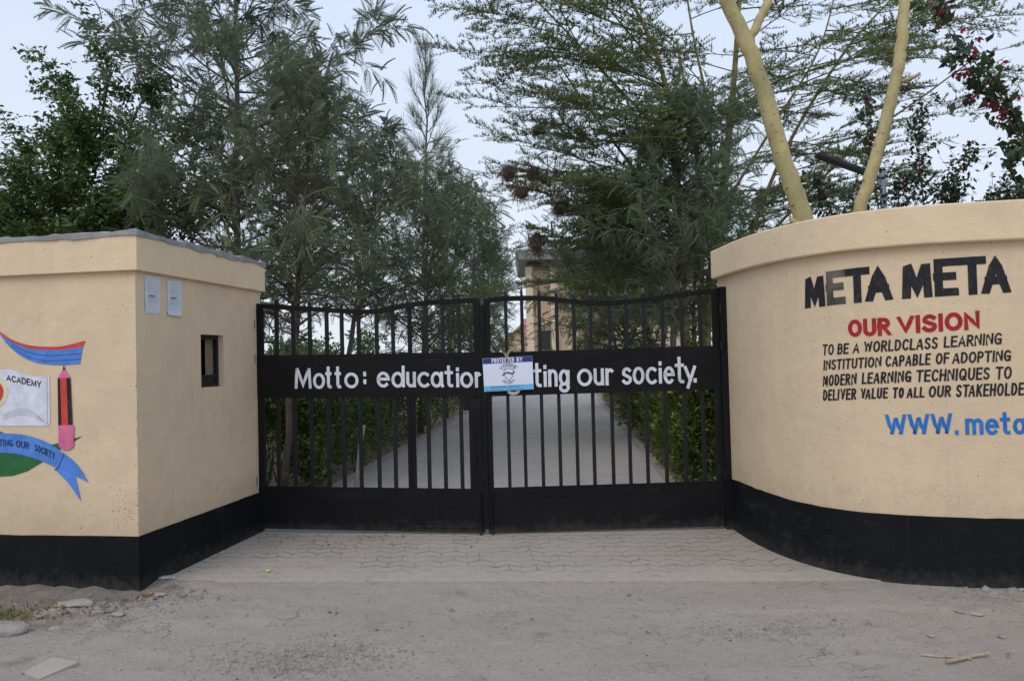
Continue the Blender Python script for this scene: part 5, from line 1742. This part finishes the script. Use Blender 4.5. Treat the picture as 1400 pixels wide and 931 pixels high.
# ------------------------------------------------------------------ solar lamp
lp = thing('solar_street_lamp', 'grey pole with dark solar lamp panel behind the curved wall', 'street lamp', (4.80, 10.0, 0))
m = MB(); m.tube([(4.80, 10, -.1), (4.80, 10, 3.93)], [.045, .040], 10); obj('pole', m, M['pole'], lp, smooth=True)
m = MB(); m.tube([(4.80, 10, 3.80), (4.70, 10, 3.84), (4.58, 10, 3.88)], .022, 8); obj('arm', m, M['pole'], lp, smooth=True)
m = MB()
ax_ = Vector((-.93, 0, .36)).normalized(); az_ = Vector((.36, 0, .93)).normalized()
o_ = Vector((4.62, 10, 3.86))
def pbox(m, a0, a1, w, z0, z1):
    m.hexa([o_ + ax_ * a + Vector((0, b, 0)) + az_ * z for z in (z0, z1) for a, b in ((a0, -w), (a1, -w), (a1, w), (a0, w))])
pbox(m, 0, .70, .085, -.017, .018); obj('lamp_head', m, M['solar'], lp)
m = MB(); pbox(m, .03, .67, .075, .019, .023); obj('solar_panel', m, M['glass'], lp)

# ------------------------------------------------------------------ weaver nests hanging in the thorn tree
def nest(label, c, sx, sz, seed):
    rng = np.random.default_rng(seed)
    m = MB()
    n = 12
    i0 = 0
    for j in range(7):
        th = math.pi * j / 6
        for i in range(n):
            a = 2 * math.pi * i / n
            k = .74 * (1 + rng.normal(0, .14))
            m.v.append((c[0] + sx * k * math.sin(th) * math.cos(a), c[1] + sx * k * math.sin(th) * math.sin(a), c[2] + sz * k * math.cos(th)))
    for j in range(6):
        for i in range(n):
            a, b = j * n + i, j * n + (i + 1) % n
            m.f.append((a, a + n, b + n, b)); m.m.append(0)
    for k in range(260):
        d = rand_unit(rng, 1)[0]
        p = np.array(c) + d * (sx, sx, sz) * rng.uniform(.7, .95)
        tdir = np.cross(d, rand_unit(rng, 1)[0]) + d * rng.uniform(-.1, .55) + np.array([0, 0, -.25])
        q = curve_pts(rng, p, tdir, rng.uniform(.07, .24), 3, -d * .4 + np.array([0, 0, -.3]), .2)
        m.tube(q, [.003, .003, .0025, .0015], 3, False)
    tag(obj('bird_nest', m, M['nest'], loc=c), label, 'bird nest', 'woven bird nests in the thorn tree')
nest('brown woven bird nest highest in the thorn tree, among leaves', (0.55, 13.2, 5.47), .12, .10, 1)
nest('round bird nest farthest left of the four clustered nests', (0.01, 13.2, 4.74), .125, .135, 2)
nest('bird nest to the right of the round one, at the same height', (0.44, 13.2, 4.74), .095, .11, 3)
nest('bird nest just below the side-by-side pair', (0.21, 13.2, 4.40), .14, .11, 4)
nest('largest, shaggy bird nest hanging lowest over the building roof', (0.45, 13.2, 3.56), .145, .21, 5)
nest('dark bird nest half hidden in leaves right of the clustered nests', (0.86, 13.2, 4.12), .12, .12, 6)

# ------------------------------------------------------------------ hedges, stakes, bushes
def hedge(label, fx, sgn, y0, y1, w, h, seed, mat):
    rng = np.random.default_rng(seed)
    t = thing('hedge', label, 'hedge', (fx(y0) + sgn * (.35 + w / 2), y0, -.03), 'hedges along the path')
    P, Dd = [], []
    y = y0
    n = 0
    while n < 6400:
        y = y0 + (y1 - y0) * rng.random() ** 1.9
        a = rng.random()
        side = rng.random()
        x = fx(y) + sgn * (.16 + w * (a if side < .45 else (0.0 + .25 * a * a)))
        hh = h * (1 + .14 * math.sin(y * 2.1 + seed) + .09 * math.sin(y * 5.3 + 2 * seed)) * (1 - .22 * abs(a - .5) * (side < .45))
        z = hh * (1 - .25 * rng.random() ** 2) if side < .45 else hh * rng.random() ** .75
        bulge = .10 * math.sin(y * 3.1 + z * 4) + .07 * math.sin(y * 7.7 - z * 6)
        if z < .14 and rng.random() < .5:
            continue
        P.append((x + sgn * bulge + rng.normal(0, .05), y + rng.normal(0, .05), z)); n += 1
        Dd.append((-sgn * .6 + rng.normal(0, .6), rng.normal(-.2, .6), rng.normal(.45, .5)))
    for k in range(700):                               # the end facing the gate
        a, z = rng.random(), h * (1.05 * rng.random() ** .75)
        if z < .12 and rng.random() < .5: continue
        P.append((fx(y0) + sgn * (.16 + w * a), y0 + .10 * math.sin(a * 9) + .08 * math.sin(z * 9) + rng.normal(0, .06), z)); Dd.append((rng.normal(0, .6), -1 + rng.normal(0, .5), rng.normal(.4, .5)))
    tm = MB()
    for k in range(90):
        yy = y0 + (y1 - y0) * rng.random() ** 1.8; xx = fx(yy) + sgn * (.16 + w * rng.uniform(.2, .8))
        tm.tube(curve_pts(rng, (xx, yy, -.04), (rng.normal(0, .25), rng.normal(0, .25), 1), h * rng.uniform(.6, .9), 4, (0, 0, 0), .1), [.012, .010, .008, .006, .004], 4, False)
    struct(obj('stems', tm, M['bark_brown'], t), 'stuff')
    tv, tf = tpl_clump(seed, 7, .075, .40, 1.0)
    P, Dd = np.array(P), np.array(Dd)
    scatter('foliage', tv, tf, P, frames(Dd, np.array([[0, 0, 1.0]]) + rng.normal(0, .4, (len(P), 3))), rng.uniform(.7, 1.25, len(P)), M[mat], t)
hedge('dark green clipped hedge along the left side of the path', path_l, -1, 9.75, 30, 1.40, 1.24, 61, 'lf_hedge')
hedge('yellow-flecked green hedge along the right side of the path', path_r, 1, 9.2, 30, 1.25, 1.25, 62, 'lf_hedge_y')

m = MB(); m.tube([(-2.05, 10.1, -.04), (-1.98, 10.1, .55), (-1.93, 10.1, .80)], [.03, .028, .024], 8)
tag(obj('garden_stake', m, M['stake'], loc=(-2.05, 10.1, 0)), 'pale grey leaning stake in front of the left hedge', 'stake')

def bush(label, c, rx, h, seed, mat, n=700, leafL=.10, name='bush', group='bushes beyond the hedge'):
    rng = np.random.default_rng(seed)
    t = thing(name, label, 'bush', (c[0], c[1], -.03), group)
    tm = MB(); P, D = [], []
    for k in range(26):
        az = rng.uniform(0, 2 * math.pi); ln = rng.uniform(.55, 1.0)
        pts = curve_pts(rng, (c[0], c[1], -.04), (math.cos(az) * rx / h, math.sin(az) * rx / h, 1), h * ln * 1.05, 5, (0, 0, -.2), .1)
        tm.tube(pts, list(np.linspace(.02, .005, 6)), 4, False)
        for j in range(n // 26):
            p, d = lerp_pts(pts, rng.uniform(.2, 1))
            P.append(p + rng.normal(0, .14, 3) * rx); D.append(d / np.linalg.norm(d) + rand_unit(rng, 1)[0])
    obj('stems', tm, M['bark_brown'], t)
    tv, tf = tpl_clump(seed, 7, leafL, .42, 1.1)
    P, D = np.array(P), np.array(D)
    scatter('foliage', tv, tf, P, frames(D, np.array([[0, 0, 1.0]]) + rng.normal(0, .4, (len(P), 3))), rng.uniform(.7, 1.3, len(P)), M[mat], t)
bush('bright green bush beyond the hedge, seen next to the left gate post', (-5.75, 18.0), 1.1, 2.35, 71, 'lf_bush', 900, .13)
bush('rounded bright green bush beyond the hedge, right of the slim trunk', (-5.1, 18.5), .9, 2.1, 72, 'lf_bush', 800, .13)
bush('green bush beyond the hedge under the feathery trees', (-4.05, 19.5), 1.0, 2.5, 73, 'lf_bush', 800, .13)
bush('dark bush low beside the left path row', (-3.3, 17.0), 1.0, 1.75, 74, 'lf_hedge', 800, .12)
bush('dark green shrub behind the right hedge under the yellow trunks', (3.6, 12.4), .9, 2.0, 75, 'lf_hedge', 1100, .10)
bush('dark leafy shrub behind the right hedge, against the curved wall', (4.6, 12.2), 1.0, 2.3, 76, 'lf_hedge', 1100, .10)
bush('dark shrub between the feathery tree and the path, behind the right hedge', (2.9, 15.5), .9, 1.8, 77, 'lf_hedge', 800, .10)

bn = thing('banana_plant', 'young banana plant with broad bright green leaves behind the left hedge', 'banana plant', (-3.65, 12.6, -.03))
m = MB(); m.tube([(-3.65, 12.6, -.04), (-3.64, 12.6, .9), (-3.62, 12.6, 1.35)], [.07, .06, .03], 9); obj('stem', m, M['stake'], bn, smooth=True)
rb = np.random.default_rng(6)
m = MB()
for k in range(8):
    az = k * 2.4 + .4
    pts = curve_pts(rb, (-3.63, 12.6, 1.25), (math.cos(az) * .6, math.sin(az) * .5, 1), .78, 7, (math.cos(az) * .5, math.sin(az) * .4, -.9), .03)
    w = [.02, .07, .10, .115, .11, .09, .055, .01]
    i0 = len(m.v)
    for p, ww in zip(pts, w):
        s = np.array([-math.sin(az), math.cos(az), 0])
        m.v += [tuple(p - s * ww + (0, 0, .02)), tuple(p), tuple(p + s * ww + (0, 0, .02))]
    for j in range(7):
        a = i0 + 3 * j
        m.f += [(a, a + 1, a + 4, a + 3), (a + 1, a + 2, a + 5, a + 4)]; m.m += [0, 0]
obj('foliage', m, M['lf_banana'], bn, smooth=True)

# far leafy belt at the edge of the grounds
rng = np.random.default_rng(8)
P = []
for k in range(5200):
    x = rng.uniform(-62, 62)
    if -2.5 < x < 9:
        continue
    h = 2.1 + 1.1 * math.sin(x * .21) + .8 * math.sin(x * .63 + 1)
    P.append((x, 72 + rng.normal(0, 2.0), max(.1, h) * rng.random() ** .7))
P = np.array(P)
tv, tf = tpl_clump(4, 9, .42, .5, 1.2)
struct(tag(scatter('distant_treeline', tv, tf, P, frames(rand_unit(rng, len(P)), rand_unit(rng, len(P))), rng.uniform(.8, 1.4, len(P)), M['lf_bush']), 'far belt of green trees at the edge of the grounds', 'treeline'), 'stuff')

rl_ = thing('boundary_rail', 'thin white horizontal rail beyond the bushes near the left gate post', 'fence', (-8.2, 22.0, 0))
m = MB(); m.box(-10.2, -6.0, 21.98, 22.04, 1.78, 1.86); obj('rail', m, M['rail_white'], rl_)
for x in (-10.0, -8.1, -6.2):
    m = MB(); m.box(x - .04, x + .04, 22.05, 22.13, -.05, 1.84); obj('post', m, M['rail_white'], rl_)

# ------------------------------------------------------------------ buildings at the end of the path
bd = thing('school_building', 'tall beige school building with grey roof at the end of the path', 'building', (1.0, 40.0, 0))
m = MB()
m.box(1.05, 9.5, 40.3, 47, -.1, 6.4)
obj('wall', m, M['bldg'], bd)
m = MB(); m.box(.76, 1.12, 39.7, 40.06, -.1, 6.25); obj('column', m, M['bldg_trim'], bd)
m = MB(); m.box(2.02, 2.38, 39.7, 40.06, -.1, 6.25); obj('column', m, M['bldg_trim'], bd)
m = MB(); m.box(.80, 9.5, 39.72, 40.28, 6.26, 6.5); obj('beam', m, M['bark_brown'], bd)
m = MB(); m.hexa([(.45, 38.9, 6.52), (9.9, 38.9, 6.52), (9.9, 47.5, 6.52), (.45, 47.5, 6.52), (.30, 38.9, 7.02), (9.9, 38.9, 7.10), (9.9, 47.5, 7.5), (.30, 47.5, 7.5)]); obj('roof', m, M['roof_grey'], bd)
m = MB(); m.box(1.32, 2.00, 40.20, 40.285, 1.0, 3.05); w_o = obj('window', m, M['roof_grey'], bd)
m = MB(); m.box(1.36, 1.96, 40.19, 40.198, 2.05, 3.0); obj('pane', m, M['glass'], w_o)
m = MB(); m.box(1.28, 1.30, 40.24, 40.298, 0, 6.2); obj('downpipe', m, M['bldg_trim'], bd)
m = MB(); m.box(1.3, 9.4, 40.22, 40.298, 3.3, 3.42); obj('ledge', m, M['bldg_trim'], bd)

gb = thing('gabled_porch', 'small beige gabled porch with dark entrance in the distance', 'building', (.4, 55, 0))
m = MB()
pr = [(-.75, -.1), (1.45, -.1), (1.45, 2.62), (.40, 3.62), (-.75, 2.62)]
i0 = len(m.v)
m.v += [(a, 55, b) for a, b in pr] + [(a, 60, b) for a, b in pr]
m.f += [(0, 1, 2, 3, 4), (9, 8, 7, 6, 5)] + [(k, k + 5, (k + 1) % 5 + 5, (k + 1) % 5) for k in range(5)]; m.m += [0] * 7
obj('wall', m, M['bldg'], gb)
m = MB(); m.box(-.45, 1.15, 54.93, 54.99, 0, 2.05); obj('doorway', m, M['dark_steel'], gb)
m = MB(); m.box(-.42, 1.12, 54.95, 54.99, 2.2, 2.46); obj('name_board', m, M['bldg_trim'], gb)
m = MB()
for a, b in (((-.95, 2.46), (.40, 3.66)), ((.40, 3.66), (1.65, 2.46))):
    m.hexa([(a[0], 54.7, a[1]), (b[0], 54.7, b[1]), (b[0], 60.2, b[1]), (a[0], 60.2, a[1]), (a[0], 54.7, a[1] + .13), (b[0], 54.7, b[1] + .13), (b[0], 60.2, b[1] + .13), (a[0], 60.2, a[1] + .13)])
obj('roof', m, M['bldg_trim'], gb)
rb2 = thing('red_roofed_house', 'pinkish red roof showing behind the gabled porch', 'house', (3, 66, 0))
m = MB(); m.box(.5, 6.5, 64, 70, -.1, 3.2); obj('wall', m, M['bldg'], rb2)
m = MB(); m.hexa([(.2, 63.4, 3.2), (6.8, 63.4, 3.2), (6.8, 70.6, 3.2), (.2, 70.6, 3.2), (.9, 66.8, 5.0), (6.1, 66.8, 5.0), (6.1, 67.2, 5.0), (.9, 67.2, 5.0)]); obj('roof', m, M['roof_pink'], rb2)

# ------------------------------------------------------------------ things lying on the ground
def gh(x, y):
    return float(gz(np.array(x), np.array(y)))
def stone(name, label, x, y, sx, sy, sz, seed, mat='stone', cat='stone', group=None, sink=.36, rot=0.0):
    rng = np.random.default_rng(seed)
    import bmesh
    bm = bmesh.new()
    bmesh.ops.create_icosphere(bm, subdivisions=3, radius=1)
    cuts = [(rand_unit(rng, 1)[0], rng.uniform(.55, .9)) for _ in range(9)]
    base_z = gh(x, y)
    c, s = math.cos(rot), math.sin(rot)
    for v in bm.verts:
        p = np.array(v.co)
        for nrm, dd in cuts:
            e = p @ nrm - dd
            if e > 0:
                p = p - nrm * e
        p = p * (1 + rng.normal(0, .018))
        px, py = p[0] * sx, p[1] * sy
        v.co = (px * c - py * s, px * s + py * c, p[2] * sz)
    me = bpy.data.meshes.new(name)
    bm.to_mesh(me); bm.free()
    o = link(name, me, M[mat], None, False, (x, y, base_z + sz * (.62 - sink)))
    return tag(o, label, cat, group)
stone('rock', 'largest grey rock at the left edge, in front of the booth', -3.16, 4.85, .17, .10, .062, 1)
stone('rock', 'flat broken concrete lump by the weeds under the booth wall', -3.02, 5.40, .15, .07, .035, 2, 'flat_stone')
stone('rock', 'small bluish stone beside the largest rock', -2.86, 4.88, .045, .03, .022, 3, 'flat_stone')
stone('rock', 'dark stone on the dirt bank below the booth corner', -2.76, 5.15, .06, .035, .022, 4)
stone('rock', 'pale broken stone on the crumbled edge left of the drive', -2.60, 5.12, .055, .04, .022, 5, 'flat_stone')
stone('rock', 'thin slab of rubble against the black booth base', -2.55, 5.53, .09, .04, .02, 6, 'flat_stone')
stone('rock', 'pale pebble out on the dust, left of the crossed sticks', 1.62, 4.62, .022, .018, .014, 7, 'flat_stone')
stone('rock', 'pebble between the flat stone and the sticks', 2.30, 4.42, .024, .02, .015, 8, 'flat_stone')
stone('rock', 'dark pebble near the right edge below the flat stone', 2.66, 4.36, .025, .018, .014, 9)
stone('flat_stone', 'flat pale lozenge of stone in the dust before the curved wall', 2.70, 4.74, .085, .055, .016, 10, 'flat_stone', rot=-.4)
stone('rock', 'pale pebble by the gravel patch in the middle foreground', -1.07, 4.52, .022, .017, .015, 12, 'flat_stone')
m = MB()
zb = .004 + max(gh(-2.62, 4.22), gh(-2.44, 4.32), gh(-2.5, 4.13), gh(-2.63, 4.41))
q4 = [(-2.507, 4.134), (-2.425, 4.31), (-2.634, 4.43), (-2.630, 4.222)]
q4 = [(-2.505, 4.120), (-2.405, 4.315), (-2.618, 4.425), (-2.655, 4.225)]
m.hexa([(x, y, zb - .012 + .01 * (k == 1)) for k, (x, y) in enumerate(q4)] + [(x, y, zb + .004 + .012 * (k == 1)) for k, (x, y) in enumerate(q4)])
tag(obj('broken_tile', m, M['tile'], loc=(-2.54, 4.27, zb)), 'broken pale floor tile lying flat on the dust, lower left', 'tile')
for lab, a, b, r in (('pale straight stick lying over a thinner one on the dust', (2.175, 4.035), (2.455, 4.150), .010), ('thin brown stick crossed under the pale one', (2.10, 4.150), (2.33, 4.085), .007)):
    m = MB()
    za, zb2 = gh(*a) + r * 1.0, gh(*b) + r * 1.2
    if r > .008: za += .010; zb2 += .006
    n = 6
    m.tube([(a[0] + (b[0] - a[0]) * k / n + .004 * math.sin(k * 2.1), a[1] + (b[1] - a[1]) * k / n + .004 * math.cos(k * 1.7), za + (zb2 - za) * k / n) for k in range(n + 1)], list(np.linspace(r, r * .7, n + 1)), 7)
    tag(obj('stick', m, M['stick'], loc=(*a, za)), lab, 'stick')
m = MB()
c = Vector((-2.655, 5.955, .017)); d = Vector((.96, .25, 0)).normalized()
prof = [(a_ * .52, b_ * .46) for a_, b_ in [(-.10, .004), (-.098, .026), (-.05, .030), (.02, .029), (.05, .024), (.075, .011), (.098, .011)]]
m.tube([c + d * a for a, _ in prof], [r for _, r in prof], 12)
bo = tag(obj('plastic_bottle', m, M['bottle'], smooth=True, loc=c), 'crushed clear plastic bottle lying against the booth base', 'bottle')
m = MB(); m.tube([c + d * .0512, c + d * .060], .0062, 10); obj('cap', m, M['rail_white'], bo)
bpy.context.view_layer.update()
import bmesh
bm = bmesh.new(); bmesh.ops.create_icosphere(bm, subdivisions=2, radius=.016)
for v in bm.verts:
    v.co.z *= .8
me = bpy.data.meshes.new('bottle_top'); bm.to_mesh(me); bm.free()
tag(link('fruit', me, M['lime'], None, True, (-1.93, 6.10, .013)), 'tiny lime yellow fruit on the paved apron near the booth', 'fruit')
m = MB()
m.tube([(3.20, 5.215, gh(3.2, 5.215) + .002), (3.28, 5.190, gh(3.28, 5.19) + .008), (3.36, 5.170, gh(3.36, 5.17) + .014), (3.6, 5.12, gh(3.6, 5.12) + .014), (3.9, 5.07, gh(3.9, 5.07) + .014)], [.004, .008, .012, .012, .012], 8)
tag(obj('plastic_strip', m, M['hose'], smooth=True, loc=(3.3, 5.19, .03)), 'grey plastic strip along the base of the curved wall', 'plastic strip')

# loose stuff: dry leaves, weeds, gravel
rng = np.random.default_rng(19)
P = []
for k in range(480):
    q = rng.random()
    if q < .50:
        x, y = rng.normal(-3.05, .22), rng.normal(5.22, .13)
    elif q < .62:
        x, y = rng.normal(-2.62, .08), rng.normal(5.48, .05)
    elif q < .70:
        y = 8 + 18 * rng.random() ** 1.6; x = rng.uniform(path_l(y) + .1, path_r(y) - .1)
    elif q < .88:
        x = rng.uniform(-2.4, -.9); y = 7.45 - (x + 2.4) * .15 - abs(rng.normal(0, .28))
    else:
        x, y = rng.uniform(-2.4, 3.0), rng.uniform(4.0, 7.1)
        if x > 1.8 and y > 5.6:
            continue
    s_ = C0 + Vector((0, 0, 0))
    inside_apron = y > edge_y(x)
    P.append((x, y, (.004 if inside_apron else gh(x, y)) + .008 + .006 * rng.random()))
P = np.array(P)
D = rng.normal(0, 1, (len(P), 3)) * (1, 1, .18)
V = [(0, 0, 0), (.25, .5, .08), (0, 1, .02), (-.25, .5, .10)]
struct(tag(scatter('leaf_litter', V, [(0, 1, 2, 3)], P, frames(D, np.array([[0, 0, 1.0]]) + rng.normal(0, .25, (len(P), 3))), rng.uniform(.018, .045, len(P)), M['lf_litter']), 'dry brown leaves scattered by the booth and on the apron', 'leaf litter'), 'stuff')
P, D = [], []
for k in range(240):
    x, y = rng.normal(-3.34, .10), rng.normal(5.12, .09)
    P.append((x, y, gh(x, y) - .005)); D.append((rng.normal(0, .6), rng.normal(0, .6), 1))
P, D = np.array(P), np.array(D)
V = [(-.05, 0, 0), (.05, 0, 0), (.03, .6, .06), (0, 1, .2), ]
struct(tag(scatter('weeds', V, [(0, 1, 2, 3)], P, frames(D, rand_unit(rng, len(P))), rng.uniform(.03, .09, len(P)), M['lf_weed']), 'yellowing weeds on the dirt bank at the left edge', 'weeds'), 'stuff')
P = []
for k in range(5200):
    q = rng.random()
    if q < .28: x, y = rng.normal(-1.15, .28), rng.normal(4.33, .16)
    elif q < .40: x, y = rng.normal(1.35, .35), rng.normal(4.55, .10)
    elif q < .62: x, y = rng.normal(-2.9, .4), rng.normal(5.2, .22)
    elif q < .70: x, y = rng.normal(3.2, .3), rng.normal(5.02, .06)
    else: x, y = rng.uniform(-4, 4), rng.uniform(2.8, 5.5)
    if y > edge_y(x) - .01 or y > 5.75 + max(0, (-2.75 - x)) * .16: continue
    P.append((x, y, gh(x, y) + .002))
P = np.array(P)
V = [(-1, -1, -.6), (1, -1, -.6), (1, 1, -.6), (-1, 1, -.6), (-.6, -.7, .6), (.7, -.5, .55), (.5, .7, .7), (-.7, .6, .5)]
F = [(4, 5, 6, 7), (0, 1, 5, 4), (1, 2, 6, 5), (2, 3, 7, 6), (3, 0, 4, 7)]
sz = np.clip(rng.lognormal(-5.55, .5, len(P)), .0018, .014)
struct(tag(scatter('gravel', V, F, P, frames(rng.normal(0, 1, (len(P), 3)) * (1, 1, .3), np.array([[0, 0, 1.0]]) + rng.normal(0, .3, (len(P), 3))), sz, M['stone']), 'loose gravel scattered over the dusty road', 'gravel'), 'stuff')

P = []
for k in range(260):
    u = rng.random()
    x = -3.75 + 1.55 * u + rng.normal(0, .10)
    y = 5.16 + .38 * u ** 1.6 + rng.normal(0, .085)
    lim_y = 5.70 + max(0, (-2.75 - x)) * .158
    if y > lim_y or y > edge_y(x) - .03: continue
    P.append((x, y, gh(x, y) + .004))
for k in range(60):
    x = rng.uniform(2.9, 4.2); y = float(np.interp(x, CV[:, 0], CV[:, 1])) - abs(rng.normal(.05, .05)) - .02
    P.append((x, y, gh(x, y) + .002))
P = np.array(P)
sz = np.clip(rng.lognormal(-4.35, .55, len(P)), .006, .042)
Vr = [(-1, -.8, -.5), (.9, -1, -.5), (1.1, .8, -.5), (-.8, 1, -.5), (-.7, -.6, .35), (.6, -.8, .22), (.8, .5, .42), (-.6, .8, .15)]
struct(tag(scatter('rubble', Vr, F, P, frames(rng.normal(0, 1, (len(P), 3)) * (1, 1, .22), np.array([[0, 0, 1.0]]) + rng.normal(0, .28, (len(P), 3))), sz, M['stone']), 'broken concrete rubble on the dirt bank in front of the booth', 'rubble'), 'stuff')
